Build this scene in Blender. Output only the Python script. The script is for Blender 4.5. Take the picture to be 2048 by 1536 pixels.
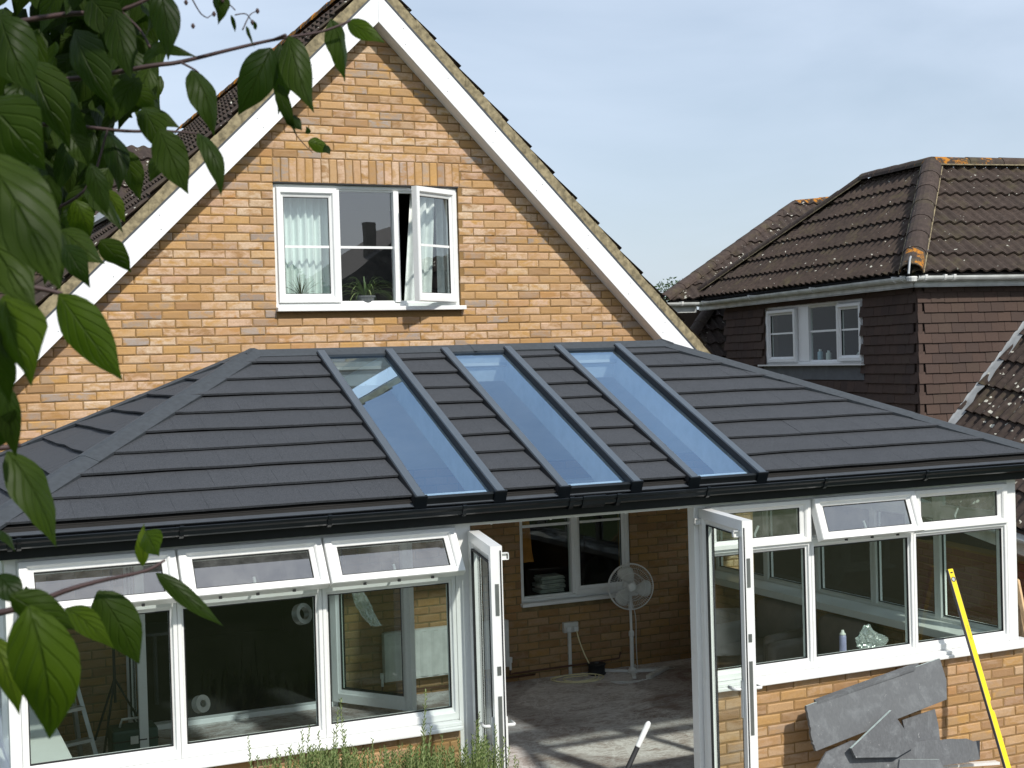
import bpy, bmesh, math, random
from mathutils import Vector, Matrix, noise
V = Vector
rad = math.radians
random.seed(7)
for o in list(bpy.data.objects): bpy.data.objects.remove(o)
SC = bpy.context.scene
COL = SC.collection

# ------------------------------------------------------------------ camera
CAM = V((-3.2475, -12.1172, 3.0575))
CR = V((0.90935493, -0.41504567, -0.02847277)); CU = V((0.03246223, 0.00255879, 0.99946969)); CF = V((0.41475271, 0.90979698, -0.01580016))
FPX = 2784.675                      # focal length in pixels of the 2048 px wide photograph
cd = bpy.data.cameras.new('camera'); cam = bpy.data.objects.new('camera', cd); COL.objects.link(cam)
m = Matrix((CR, CU, -CF)).transposed().to_4x4(); m.translation = CAM; cam.matrix_world = m
cd.sensor_width = 36; cd.lens = FPX / 2048 * 36; cd.clip_start = .05; cd.clip_end = 900
cd.dof.use_dof = True; cd.dof.focus_distance = 12.5; cd.dof.aperture_fstop = 20
SC.camera = cam
SC.render.resolution_x, SC.render.resolution_y = 1024, 768
SC.view_settings.view_transform = 'Standard'; SC.view_settings.look = 'None'
SC.view_settings.gamma = 1; SC.view_settings.use_curve_mapping = False
SC.view_settings.exposure = 0.36

def ray(a, b): return CF + (a - 1024) / FPX * CR - (b - 768) / FPX * CU
def atY(a, b, Y):
    d = ray(a, b); return CAM + d * ((Y - CAM.y) / d.y)
def atX(a, b, X):
    d = ray(a, b); return CAM + d * ((X - CAM.x) / d.x)
def atZ(a, b, Z):
    d = ray(a, b); return CAM + d * ((Z - CAM.z) / d.z)
def atD(a, b, dist): return CAM + ray(a, b) * dist
def atP(a, b, p, n):
    d = ray(a, b); return CAM + d * ((p - CAM).dot(n) / d.dot(n))

# ------------------------------------------------------------------ sky and sun
SUN_EL, SUN_AZ = rad(43), rad(12)   # azimuth from -Y towards +X
w = bpy.data.worlds.new('World'); SC.world = w; w.use_nodes = True
nt = w.node_tree; N = nt.nodes; L = nt.links; N.clear()
sky = N.new('ShaderNodeTexSky'); sky.sky_type = 'NISHITA'; sky.sun_disc = False
sky.sun_elevation = SUN_EL; sky.sun_rotation = rad(180) - SUN_AZ; sky.air_density = 1.1; sky.dust_density = 1.6; sky.ozone_density = 1.3
tc = N.new('ShaderNodeTexCoord'); mp = N.new('ShaderNodeMapping'); mp.inputs['Scale'].default_value = (1.3, 1.3, 3.6); mp.inputs['Rotation'].default_value = (0, .25, .6)
n1 = N.new('ShaderNodeTexNoise'); n1.inputs['Scale'].default_value = 1.7; n1.inputs['Detail'].default_value = 6; n1.inputs['Roughness'].default_value = .52; n1.inputs['Distortion'].default_value = .4
rp = N.new('ShaderNodeValToRGB'); rp.color_ramp.elements[0].position = .33; rp.color_ramp.elements[0].color = (.45,)*3+(1,); rp.color_ramp.elements[1].position = .72; rp.color_ramp.elements[1].color = (.92,)*3+(1,)
mx = N.new('ShaderNodeMix'); mx.data_type = 'RGBA'; mx.inputs[7].default_value = (6.7, 7.75, 9.3, 1)
bg = N.new('ShaderNodeBackground'); bg.inputs['Strength'].default_value = .088
out = N.new('ShaderNodeOutputWorld')
L.new(tc.outputs['Generated'], mp.inputs[0]); L.new(mp.outputs[0], n1.inputs['Vector']); L.new(n1.outputs[0], rp.inputs[0]); L.new(rp.outputs[0], mx.inputs[0])
L.new(sky.outputs[0], mx.inputs[6]); L.new(mx.outputs[2], bg.inputs[0]); L.new(bg.outputs[0], out.inputs[0])
sd = bpy.data.lights.new('sun', 'SUN'); sd.energy = 3.3; sd.angle = rad(2.0); sd.color = (1, .955, .88)
so = bpy.data.objects.new('sun', sd); COL.objects.link(so); so.location = (0, -20, 20)
sdir = V((math.sin(SUN_AZ)*math.cos(SUN_EL), -math.cos(SUN_AZ)*math.cos(SUN_EL), math.sin(SUN_EL)))
so.rotation_euler = sdir.to_track_quat('Z', 'Y').to_euler()

# ------------------------------------------------------------------ materials
class MT:
    def __init__(s, name):
        s.m = bpy.data.materials.new(name); s.m.use_nodes = True; s.t = s.m.node_tree; s.n = s.t.nodes; s.l = s.t.links
        s.b = s.n['Principled BSDF']; s.o = s.n['Material Output']
    def new(s, t, **k):
        n = s.n.new('ShaderNode' + t)
        for a, v in k.items():
            if a.startswith('i_'): n.inputs[a[2:].replace('_', ' ')].default_value = v
            else: setattr(n, a, v)
        return n
    def k(s, a, b): s.l.new(a, b)
    def pos(s, sc=(1, 1, 1), obj=False, rot=(0, 0, 0)):
        src = s.new('TexCoord').outputs['Object'] if obj else s.new('NewGeometry').outputs['Position']
        mp = s.new('Mapping'); mp.inputs['Scale'].default_value = sc; mp.inputs['Rotation'].default_value = rot; s.k(src, mp.inputs[0]); return mp.outputs[0]
    def noise(s, scale, vec=None, detail=3, rough=.55, w=None, dist=0):
        n = s.new('TexNoise'); n.inputs['Scale'].default_value = scale; n.inputs['Detail'].default_value = detail; n.inputs['Roughness'].default_value = rough; n.inputs['Distortion'].default_value = dist
        if w is not None: n.noise_dimensions = '4D'; s.k(w, n.inputs['W'])
        s.k(vec if vec is not None else s.pos(), n.inputs['Vector']); return n.outputs[0]
    def ramp(s, src, stops, interp='LINEAR'):
        r = s.new('ValToRGB'); c = r.color_ramp; c.interpolation = interp
        while len(c.elements) < len(stops): c.elements.new(.5)
        for e, (p, col) in zip(c.elements, stops):
            e.position = p; e.color = (col,)*3+(1,) if isinstance(col, (int, float)) else tuple(col)+(1,)
        s.k(src, r.inputs[0]); return r.outputs[0]
    def mix(s, f, a, b, mode='MIX'):
        n = s.new('Mix', data_type='RGBA', blend_type=mode)
        for i, x in ((0, f), (6, a), (7, b)):
            if isinstance(x, bpy.types.NodeSocket): s.k(x, n.inputs[i])
            elif i == 0: n.inputs[0].default_value = x
            else: n.inputs[i].default_value = (x,)*3+(1,) if isinstance(x, (int, float)) else tuple(x)+(1,)
        return n.outputs[2]
    def math(s, op, a, b=0.0):
        n = s.new('Math', operation=op)
        for i, x in ((0, a), (1, b)):
            if isinstance(x, bpy.types.NodeSocket): s.k(x, n.inputs[i])
            else: n.inputs[i].default_value = x
        return n.outputs[0]
    def rnd(s):
        a = s.new('Attribute', attribute_name='rnd'); o = s.new('ObjectInfo')
        return s.math('FRACT', s.math('ADD', a.outputs['Fac'], o.outputs['Random']))
    def fin(s, col, rough=.6, bump=None, bs=.3, bd=.01, spec=.5, metal=0):
        if isinstance(col, bpy.types.NodeSocket): s.k(col, s.b.inputs['Base Color'])
        else: s.b.inputs['Base Color'].default_value = tuple(col)+(1,)
        if isinstance(rough, bpy.types.NodeSocket): s.k(rough, s.b.inputs['Roughness'])
        else: s.b.inputs['Roughness'].default_value = rough
        s.b.inputs['Specular IOR Level'].default_value = spec; s.b.inputs['Metallic'].default_value = metal
        if bump is not None:
            bn = s.new('Bump'); bn.inputs['Strength'].default_value = bs; bn.inputs['Distance'].default_value = bd
            s.k(bump, bn.inputs['Height']); s.k(bn.outputs[0], s.b.inputs['Normal'])
        return s.m
def simple(name, col, rough=.5, var=.12, scale=9, bump=0, metal=0, spec=.5):
    t = MT(name); n = t.noise(scale, detail=5)
    c = t.mix(t.ramp(n, [(.3, 0.), (.7, 1.)]), tuple(x*(1-var) for x in col), tuple(min(1, x*(1+var)) for x in col))
    return t.fin(c, rough, n if bump else None, bump, .004, spec, metal)

def brick_mat(name, dull=1.0, reds=0.0, patch=.95):
    t = MT(name); r = t.rnd(); k = dull
    r2 = t.math('FRACT', t.math('MULTIPLY', r, 7.31)); r3 = t.math('FRACT', t.math('MULTIPLY', r, 23.7))
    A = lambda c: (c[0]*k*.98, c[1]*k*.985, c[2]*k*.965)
    base = t.ramp(r, [(0, A((.37, .205, .075))), (.2, A((.46, .27, .115))), (.4, A((.52, .30, .105))), (.6, A((.50, .315, .165))), (.78, A((.42, .24, .115))), (.9, A((.30, .175, .085))), (1, A((.50, .26, .10)))])
    pk = t.ramp(r2, [(0, A((.62, .42, .31))), (.5, A((.64, .50, .37))), (.72, A((.56, .37, .27))), (.84, A((.36, .32, .30))), (1, A((.27, .235, .22)))])
    w4 = t.math('MULTIPLY', r, 40.0)
    n = t.noise(7.5, t.pos((1, 1, 2.1)), 5, .65, w=w4, dist=.5)
    f = t.ramp(n, [(.40, 0.), (.56, 1.)])
    f = t.math('MULTIPLY', f, t.ramp(r3, [(.05, .1), (.6, patch)]))
    c = t.mix(f, base, pk)
    n2 = t.noise(60, None, 4, .7)
    c = t.mix(t.ramp(n2, [(.35, 0.), (.65, .35)]), c, A((.34, .2, .1)))
    big = t.noise(.55, None, 3)
    c = t.mix(t.ramp(big, [(.35, .22), (.62, 0.)]), c, A((.40, .24, .10)))
    if reds: c = t.mix(reds, c, (.20, .075, .05))
    return t.fin(c, .9, t.math('ADD', t.noise(90, None, 4, .7), t.math('MULTIPLY', n, .6)), .5, .004, .25)
M = {}
M['brick'] = brick_mat('buff brick'); M['brick_front'] = brick_mat('buff brick front', .90, 0, .45)
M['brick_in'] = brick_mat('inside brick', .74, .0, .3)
M['brick_red'] = brick_mat('red brick', .45, .75)
def mortar():
    t = MT('mortar'); n = t.noise(40, None, 5, .7); c = t.mix(n, (.20, .120, .048), (.29, .18, .078))
    return t.fin(c, .95, n, .6, .004, .15)
M['mortar'] = mortar()
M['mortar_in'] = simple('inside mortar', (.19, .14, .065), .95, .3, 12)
def upvc(name='upvc', tint=(.80, .81, .80), dirt=.40):
    t = MT(name); n = t.noise(2.2, t.pos((1, 1, 1)), 6, .65); n2 = t.noise(35, None, 4, .7)
    f = t.math('MULTIPLY', t.ramp(n, [(.42, 0.), (.75, 1.)]), t.ramp(n2, [(.3, 0.), (.75, dirt)]))
    c = t.mix(f, tint, (.55, .53, .46))
    return t.fin(c, .28, None, spec=.5)
M['upvc'] = upvc(); M['upvc_dirty'] = upvc('weathered upvc', (.70, .70, .68), .8)
M['board'] = upvc('white barge board', (.83, .84, .85), .10)
def glass(name, tint, refl, rough=0.0, base=.06, reflcol=(1, 1, 1), dirt=.03):
    t = MT(name); t.n.remove(t.b)
    tr = t.new('BsdfTransparent'); tr.inputs[0].default_value = tuple(tint)+(1,)
    gl = t.new('BsdfGlossy'); gl.inputs['Color'].default_value = tuple(reflcol)+(1,); gl.inputs['Roughness'].default_value = rough
    lw = t.new('LayerWeight'); lw.inputs['Blend'].default_value = .5
    fc = t.math('POWER', lw.outputs['Facing'], 5.0)
    f = t.math('ADD', t.math('MULTIPLY', t.math('ADD', t.math('MULTIPLY', fc, .95), .045), refl), base)
    f = t.math('MINIMUM', f, 1.0)
    nn = t.noise(1.1, None, 2, .4); bp = t.new('Bump'); bp.inputs['Strength'].default_value = .05; bp.inputs['Distance'].default_value = .02; t.k(nn, bp.inputs['Height']); t.k(bp.outputs[0], gl.inputs['Normal'])
    mxs = t.new('MixShader'); t.k(f, mxs.inputs[0]); t.k(tr.outputs[0], mxs.inputs[1]); t.k(gl.outputs[0], mxs.inputs[2])
    df = t.new('BsdfDiffuse'); df.inputs[0].default_value = (.6, .62, .6, 1)
    m2 = t.new('MixShader'); dn = t.noise(4, None, 6, .75); t.k(t.ramp(dn, [(.4, dirt*.3), (.8, dirt*1.8)]), m2.inputs[0]); t.k(mxs.outputs[0], m2.inputs[1]); t.k(df.outputs[0], m2.inputs[2])
    t.k(m2.outputs[0], t.o.inputs[0]); return t.m
M['glass'] = glass('window glass', (.82, .90, .86), 1.15, 0, .0, dirt=.003)
M['glass_side'] = glass('side glass', (.82, .90, .86), .6, 0, .0, dirt=.003)
M['glass_up'] = glass('upstairs glass', (.84, .91, .89), 1.7, 0, .13, dirt=.012)
M['glass_vent'] = glass('vent glass', (.62, .70, .68), 2.2, 0, .16, dirt=.10)
M['glass_sky'] = glass('blue solar glass', (.74, .86, .92), 1.6, 0, .29, (.46, .68, .95), .01)
def shingle():
    t = MT('charcoal granule shingle'); r = t.rnd(); n = t.noise(170, None, 3, .9); nb = t.noise(5, None, 5, .6)
    c = t.mix(t.ramp(n, [(.36, 0.), (.64, 1.)]), (.010, .012, .015), (.078, .084, .094))
    c = t.mix(t.ramp(nb, [(.35, 0.), (.7, .35)]), c, (.060, .064, .072))
    c = t.mix(t.ramp(r, [(0, 0.), (1, .22)]), c, (.034, .037, .043))
    sp = t.noise(26, None, 3, .6); c = t.mix(t.ramp(sp, [(.765, 0.), (.80, .55)]), c, (.32, .31, .28))
    return t.fin(c, .85, n, .5, .003, .35)
M['shingle'] = shingle()
M['greymetal'] = simple('grey coated metal', (.060, .068, .078), .5, .1, 14)
M['capmetal'] = simple('charcoal cap', (.040, .047, .054), .75, .18, 30, .3)
M['barmetal'] = simple('grey glazing bar', (.070, .088, .108), .45, .06, 6)
M['black'] = simple('black plastic gutter', (.006, .008, .010), .30, .2, 8, 0, 0, .25)
M['blackmatt'] = simple('black fascia', (.007, .009, .010), .5, .2, 8, 0, 0, .25)
M['rubber'] = simple('black rubber', (.01, .01, .011), .7)
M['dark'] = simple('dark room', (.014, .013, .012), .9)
M['room'] = simple('bedroom wall', (.22, .21, .19), .9)
M['plaster'] = simple('ceiling board', (.60, .57, .52), .9, .2, 2)
M['shaft'] = simple('white reveal', (.78, .80, .80), .7)
M['curtain'] = simple('white voile', (.78, .84, .82), .9, .05, 3)
M['curtain2'] = simple('grey curtain', (.80, .82, .80), .9)
def rooftile(name, base=(.062, .046, .040), spots=.5, orange=0.0):
    t = MT(name); r = t.rnd(); n = t.noise(18, None, 5, .7)
    c = t.mix(t.ramp(n, [(.3, 0.), (.7, 1.)]), tuple(x*.62 for x in base), tuple(x*1.45 for x in base))
    c = t.mix(t.ramp(r, [(0, 0.), (1, .4)]), c, (base[0]*.6, base[1]*.66, base[2]*.7))
    mo = t.noise(3.1, None, 5, .7); c = t.mix(t.ramp(mo, [(.52, 0.), (.7, .42)]), c, (.115, .100, .050))
    vo = t.new('TexVoronoi'); vo.inputs['Scale'].default_value = 13; wv = t.noise(30, None, 2)
    ps = t.pos((1, 1, 1)); mv = t.new('VectorMath', operation='ADD'); t.k(ps, mv.inputs[0]); sc = t.new('VectorMath', operation='SCALE'); sc.inputs['Scale'].default_value = .06
    cn = t.new('TexNoise'); cn.inputs['Scale'].default_value = 25; t.k(ps, cn.inputs['Vector']); t.k(cn.outputs['Color'], sc.inputs[0]); t.k(sc.outputs[0], mv.inputs[1]); t.k(mv.outputs[0], vo.inputs['Vector'])
    dens = t.noise(.9, None, 2); dn = t.ramp(dens, [(.35, .4), (.65, 1.)])
    th = t.math('MULTIPLY', t.math('MULTIPLY', t.math('FRACT', t.math('MULTIPLY', vo.outputs['Color'], 5.7)), dn), .34*spots)
    f = t.math('LESS_THAN', vo.outputs['Distance'], th)
    c = t.mix(f, c, (.50, .49, .42))
    if orange:
        on = t.noise(6, None, 6, .75); c = t.mix(t.ramp(on, [(.60-orange*.2, 0.), (.66-orange*.2, 1.)]), c, (.42, .17, .02))
    return t.fin(c, .88, t.math('ADD', n, t.math('MULTIPLY', f, .4)), .5, .006, .2)
M['rt'] = rooftile('brown roof tile', (.058, .042, .034), .65); M['rt2'] = rooftile('lichened roof tile', (.060, .044, .037), 1.2); M['rt_ridge'] = rooftile('ridge tile', (.066, .048, .040), .35, .0)
M['rt_or'] = rooftile('orange lichened ridge tile', (.06, .047, .038), .35, .62)
M['rt_or2'] = rooftile('lichen flecked ridge tile', (.06, .047, .038), .35, .25)
M['vmort'] = simple('verge mortar', (.24, .20, .12), .95, .5, 22, .8)
def hang():
    t = MT('brown hanging tile'); r = t.rnd(); n = t.noise(45, None, 4, .7)
    c = t.ramp(r, [(0, (.076, .052, .044)), (.3, (.092, .062, .051)), (.6, (.066, .048, .043)), (.85, (.086, .062, .05)), (1, (.072, .048, .041))])
    c = t.mix(t.ramp(n, [(.35, 0.), (.7, .4)]), c, (.055, .038, .034)); big = t.noise(.8); c = t.mix(t.ramp(big, [(.4, 0.), (.65, .3)]), c, (.11, .075, .055))
    return t.fin(c, .9, n, .4, .003, .2)
M['hang'] = hang()
M['lead'] = simple('lead flashing', (.34, .36, .37), .55, .25, 7, .3)
M['apron'] = simple('grey lead apron', (.10, .11, .125), .6, .2, 7)
M['gutter_w'] = simple('weathered white gutter', (.62, .64, .62), .35, .25, 5)
def slate():
    t = MT('grey slate offcut'); n = t.noise(6, None, 7, .75, dist=.6); n2 = t.noise(55, t.pos((1, 1, .5)), 4, .7); r = t.rnd()
    c = t.mix(t.ramp(n2, [(.3, 0.), (.7, 1.)]), (.088, .092, .098), (.125, .130, .137)); c = t.mix(t.ramp(n, [(.5, 0.), (.78, .75)]), c, (.27, .29, .30))
    sp = t.noise(19, None, 5, .7); c = t.mix(t.ramp(sp, [(.66, 0.), (.70, .6)]), c, (.45, .46, .46)); c = t.mix(t.ramp(r, [(0, 0.), (1, .5)]), c, (.15, .16, .165))
    return t.fin(c, .7, t.math('ADD', n2, n), .35, .003, .35)
M['slate'] = slate(); M['slate_edge'] = simple('pale cut slate edge', (.42, .50, .48), .7, .2, 20)
M['yellow'] = simple('yellow level', (.83, .62, .012), .32, .03, 9); M['ltrim'] = simple('grey rubber edge', (.10, .095, .10), .5)
M['ochre'] = simple('orange print', (.62, .27, .02), .5)
M['whitep'] = simple('white plastic', (.72, .73, .71), .35, .05); M['offw'] = simple('off white plastic', (.60, .60, .56), .4)
M['cream'] = simple('cream flex', (.74, .68, .42), .5); M['copper'] = simple('brown painted pipe', (.10, .045, .025), .4)
M['steel'] = simple('grey steel', (.30, .31, .31), .35, .1, 20, 0, .8); M['alu'] = simple('aluminium', (.48, .50, .50), .38, .1, 9, 0, .6)
M['lilac'] = simple('lilac can', (.33, .32, .50), .35); M['armchair'] = simple('taupe leather', (.20, .155, .14), .45, .2, 5)
M['green_case'] = simple('dark green case', (.012, .045, .038), .45); M['orangecloth'] = simple('orange cloth', (.55, .22, .05), .9, .3, 7)
M['whitecloth'] = simple('grey cloth', (.40, .40, .37), .9, .4, 8); M['timber'] = simple('pale timber', (.52, .36, .20), .7, .25, 12)
M['bluecan'] = simple('pale blue bottle', (.30, .42, .50), .4); M['potgrey'] = simple('grey pot', (.075, .085, .09), .6)
def floor():
    t = MT('dusty vinyl floor'); p = t.pos((1, 1, 1)); pl = t.noise(2.3, t.pos((1.0, 7.0, 1), rot=(0, 0, .5)), 5, .6, dist=.4)
    c = t.mix(t.ramp(pl, [(.3, 0.), (.7, 1.)]), (.15, .095, .07), (.36, .27, .225))
    g = t.noise(1.05, None, 6, .62, dist=1.2); sw = t.noise(2.6, t.pos((1.0, 3.2, 1), rot=(0, 0, -.6)), 7, .72, dist=2.2); s2 = t.noise(9, t.pos((1, 3, 1), rot=(0, 0, .4)), 5, .7, dist=1.5)
    f = t.math('MULTIPLY', t.ramp(g, [(.40, .12), (.56, 1.)]), t.ramp(sw, [(.36, .2), (.62, 1.)]))
    c = t.mix(f, c, (.58, .55, .53)); c = t.mix(t.math('MULTIPLY', f, t.ramp(s2, [(.5, 0.), (.68, .6)])), c, (.74, .72, .70))
    for sc_, wd_, al_ in ((3.2,.022,.85),(6.5,.026,.65),(1.6,.016,.8)):
        ln = t.math('ABSOLUTE', t.math('SUBTRACT', t.noise(sc_, t.pos((1, 1.7, 1), rot=(0, 0, sc_)), 4, .6, dist=2.4), .5)); c = t.mix(t.math('MULTIPLY', t.ramp(ln, [(0, al_), (wd_*2.2, 0.)]), t.ramp(g, [(.36, .2), (.55, 1.)])), c, (.72, .70, .68))
    pt = t.noise(.8, None, 2, .3); c = t.mix(t.ramp(pt, [(.56, 0.), (.58, .35)]), c, (.10, .055, .04))
    return t.fin(c, .6, s2, .15, .003, .3)
M['floor'] = floor()
def grass():
    t = MT('lawn'); n = t.noise(3, None, 6, .7); c = t.mix(n, (.03, .05, .012), (.07, .10, .03)); return t.fin(c, .95, n, .6, .03, .1)
M['grass'] = grass(); M['patio'] = simple('patio paving', (.24, .22, .19), .9, .3, 5, .4)
def leafm(name, c1, c2, trans=.4, gloss=.13, rough=.46, vein=True):
    t = MT(name); r = t.rnd()
    base = t.mix(t.ramp(r, [(0, 0.), (1, 1.)]), c1, c2)
    n = t.noise(14, None, 4, .6); base = t.mix(t.ramp(n, [(.35, 0.), (.7, .4)]), base, tuple(x*.6 for x in c1))
    bmp = n
    if vein:
        uv = t.new('UVMap', uv_map='UVMap'); sp = t.new('SeparateXYZ'); t.k(uv.outputs[0], sp.inputs[0])
        u = t.math('ABSOLUTE', t.math('SUBTRACT', sp.outputs[0], .5))
        ph = t.math('ADD', t.math('MULTIPLY', sp.outputs[1], 34.), t.math('MULTIPLY', u, -30.))
        vv = t.math('SINE', ph); vn = t.ramp(vv, [(.62, 0.), (1., 1.)])
        mid = t.ramp(u, [(0, 1.), (.03, 0.)]); vn2 = t.math('MAXIMUM', t.math('MULTIPLY', vn, .45), mid)
        base = t.mix(t.math('MULTIPLY', vn2, .32), base, (.10, .16, .03)); bmp = t.math('SUBTRACT', 1., vn2)
    t.fin(base, rough, bmp, .9, .004, gloss)
    tr = t.new('BsdfTranslucent'); tcol = t.mix(.5, base, (.10, .22, .01)); t.k(tcol, tr.inputs[0])
    ms = t.new('MixShader'); ms.inputs[0].default_value = trans; t.k(t.b.outputs[0], ms.inputs[1]); t.k(tr.outputs[0], ms.inputs[2]); t.k(ms.outputs[0], t.o.inputs[0])
    return t.m
M['leaf'] = leafm('dogwood leaf', (.009, .022, .003), (.036, .060, .006), .30)
M['leaf_y'] = leafm('yellow-green dogwood leaf', (.045, .080, .004), (.085, .125, .008), .42)  # lighter, yellower copy of the dogwood leaf colour
M['twig'] = simple('red brown twig', (.045, .022, .022), .6, .3, 30)
M['rosem'] = leafm('rosemary needle', (.13, .20, .06), (.26, .33, .12), .25, .3, .5, False); M['stem'] = simple('rosemary stem', (.30, .33, .14), .7)
M['treeleaf'] = leafm('tree leaf', (.025, .055, .015), (.06, .10, .03), .25, .3, .5, False); M['bark'] = simple('bark', (.08, .06, .045), .9, .4, 12, .6)
M['spider'] = leafm('spider plant leaf', (.10, .17, .05), (.30, .36, .16), .3, .4, .4, False); M['drac'] = leafm('dracaena leaf', (.09, .08, .045), (.16, .12, .08), .2, .4, .4, False)
M['bag'] = glass('crumpled clear bag', (.80, .86, .84), 2.2, .15, .10, dirt=.35)
M['roof_far'] = simple('far roof', (.05, .048, .05), .8); M['wall_far'] = simple('far wall', (.16, .14, .12), .9)
# ------------------------------------------------------------------ builders
class MB:
    def __init__(s): s.v = []; s.f = []; s.r = []; s.uv = None
    def add(s, vs, fs, r=None):
        o = len(s.v); s.v += [tuple(x) for x in vs]; s.f += [tuple(i+o for i in f) for f in fs]
        if r is not None: s.r += [r]*len(fs)
        return s
    def box(s, x0, x1, y0, y1, z0, z1, r=None):
        return s.add([(x0,y0,z0),(x1,y0,z0),(x1,y1,z0),(x0,y1,z0),(x0,y0,z1),(x1,y0,z1),(x1,y1,z1),(x0,y1,z1)],
                     [(0,3,2,1),(4,5,6,7),(0,1,5,4),(1,2,6,5),(2,3,7,6),(3,0,4,7)], r)
    def obox(s, O, a, b, c):
        O, a, b, c = V(O), V(a), V(b), V(c)
        if a.cross(b).dot(c) < 0: a, b = b, a
        return s.add([O, O+a, O+a+b, O+b, O+c, O+a+c, O+a+b+c, O+b+c], [(0,3,2,1),(4,5,6,7),(0,1,5,4),(1,2,6,5),(2,3,7,6),(3,0,4,7)])
    def prism(s, pts, d):
        pts = [V(p) for p in pts]; d = V(d); n = len(pts)
        nn = sum((((pts[i]-pts[0]).cross(pts[(i+1) % n]-pts[0])) for i in range(1, n-1)), V((0,0,0)))
        if nn.dot(d) > 0: pts = pts[::-1]
        return s.add(pts+[p+d for p in pts], [tuple(range(n)), tuple(range(2*n-1, n-1, -1))]+[(i, n+i, n+(i+1) % n, (i+1) % n)[::1] for i in range(n)])
    def tube(s, path, r, n=8, caps=True, r1=None):
        path = [V(p) for p in path]; o = len(s.v); k = len(path); up = V((0,0,1)); prev = None
        for i, p in enumerate(path):
            t = (path[min(i+1,k-1)]-path[max(i-1,0)]).normalized()
            a = t.cross(up if abs(t.dot(up)) < .95 else V((1,0,0))).normalized() if prev is None else (prev-t*prev.dot(t)).normalized()
            prev = a; b = t.cross(a); rr = r if r1 is None else r+(r1-r)*i/(k-1)
            for j in range(n):
                an = 2*math.pi*j/n; s.v.append(tuple(p+a*rr*math.cos(an)+b*rr*math.sin(an)))
        for i in range(k-1):
            for j in range(n): s.f.append((o+i*n+j, o+i*n+(j+1) % n, o+(i+1)*n+(j+1) % n, o+(i+1)*n+j))
        if caps: s.f.append(tuple(o+j for j in range(n))[::-1]); s.f.append(tuple(o+(k-1)*n+j for j in range(n)))
        return s
    def lathe(s, O, prof, n=20, axis=(0,0,1)):
        O = V(O); ax = V(axis).normalized(); a = ax.orthogonal().normalized(); b = ax.cross(a); o = len(s.v); k = len(prof)
        for r, h in prof:
            for j in range(n):
                an = 2*math.pi*j/n; s.v.append(tuple(O+ax*h+(a*math.cos(an)+b*math.sin(an))*max(r, 1e-4)))
        for i in range(k-1):
            for j in range(n): s.f.append((o+i*n+j, o+i*n+(j+1) % n, o+(i+1)*n+(j+1) % n, o+(i+1)*n+j))
        return s
    def build(s, name, mat, parent=None, smooth=False, bevel=0, **tags):
        me = bpy.data.meshes.new(name); me.from_pydata(s.v, [], s.f)
        if s.r and len(s.r) == len(s.f):
            at = me.attributes.new('rnd', 'FLOAT', 'FACE'); at.data.foreach_set('value', s.r)
        if s.uv:
            u = me.uv_layers.new(name='UVMap')
            flat = []
            for lp in me.loops: flat += s.uv[lp.vertex_index]
            u.data.foreach_set('uv', flat)
        if smooth: me.polygons.foreach_set('use_smooth', [True]*len(me.polygons))
        me.materials.append(M[mat] if isinstance(mat, str) else mat)
        o = link(name, me, parent)
        if bevel:
            b = o.modifiers.new('bevel', 'BEVEL'); b.width = bevel; b.segments = 2; b.limit_method = 'ANGLE'; b.angle_limit = rad(40)
        for k, v in tags.items(): o[k] = v
        return o
def link(name, me, parent=None, mat=None):
    o = bpy.data.objects.new(name, me); COL.objects.link(o)
    setpar(o, parent); return o
def setpar(o, parent):
    if parent is not None:
        o.parent = parent
        if 'base' in parent: o.matrix_parent_inverse = Matrix.Translation(-V(parent['base']))
def thing(name, label, cat, loc=(0,0,0), group=None):
    o = bpy.data.objects.new(name, None); COL.objects.link(o); o.empty_display_size = .1
    o['label'] = label; o['category'] = cat
    if group: o['group'] = group
    o.location = loc; o['base'] = tuple(loc); return o      # parts are written in world coordinates and parented with an inverse offset
def tag(o, label, cat, group=None):
    o['label'] = label; o['category'] = cat
    if group: o['group'] = group
    return o
def clip2(poly, n, d):      # keep n.x*x+n.y*y <= d
    out = []
    for i in range(len(poly)):
        a, b = poly[i], poly[(i+1) % len(poly)]; da = n[0]*a[0]+n[1]*a[1]-d; db = n[0]*b[0]+n[1]*b[1]-d
        if da <= 0: out.append(a)
        if da*db < 0:
            t = da/(da-db); out.append((a[0]+(b[0]-a[0])*t, a[1]+(b[1]-a[1])*t))
    return out
def clip_convex(poly, reg):  # reg counter-clockwise convex
    for i in range(len(reg)):
        a, b = reg[i], reg[(i+1) % len(reg)]; n = (b[1]-a[1], -(b[0]-a[0]))
        poly = clip2(poly, n, n[0]*a[0]+n[1]*a[1])
        if len(poly) < 3: return []
    return poly
class Fr:                    # local frame: x = u, y = outward normal n, z = up w
    def __init__(s, O, u, w, n): s.O, s.u, s.w, s.n = V(O), V(u).normalized(), V(w).normalized(), V(n).normalized()
    def p(s, x, z, h=0): return s.O+s.u*x+s.w*z+s.n*h
    def mat(s, x, z, h=0):
        m = Matrix((s.u, s.n, s.w)).transposed().to_4x4(); m.translation = s.p(x, z, h); return m
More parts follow.
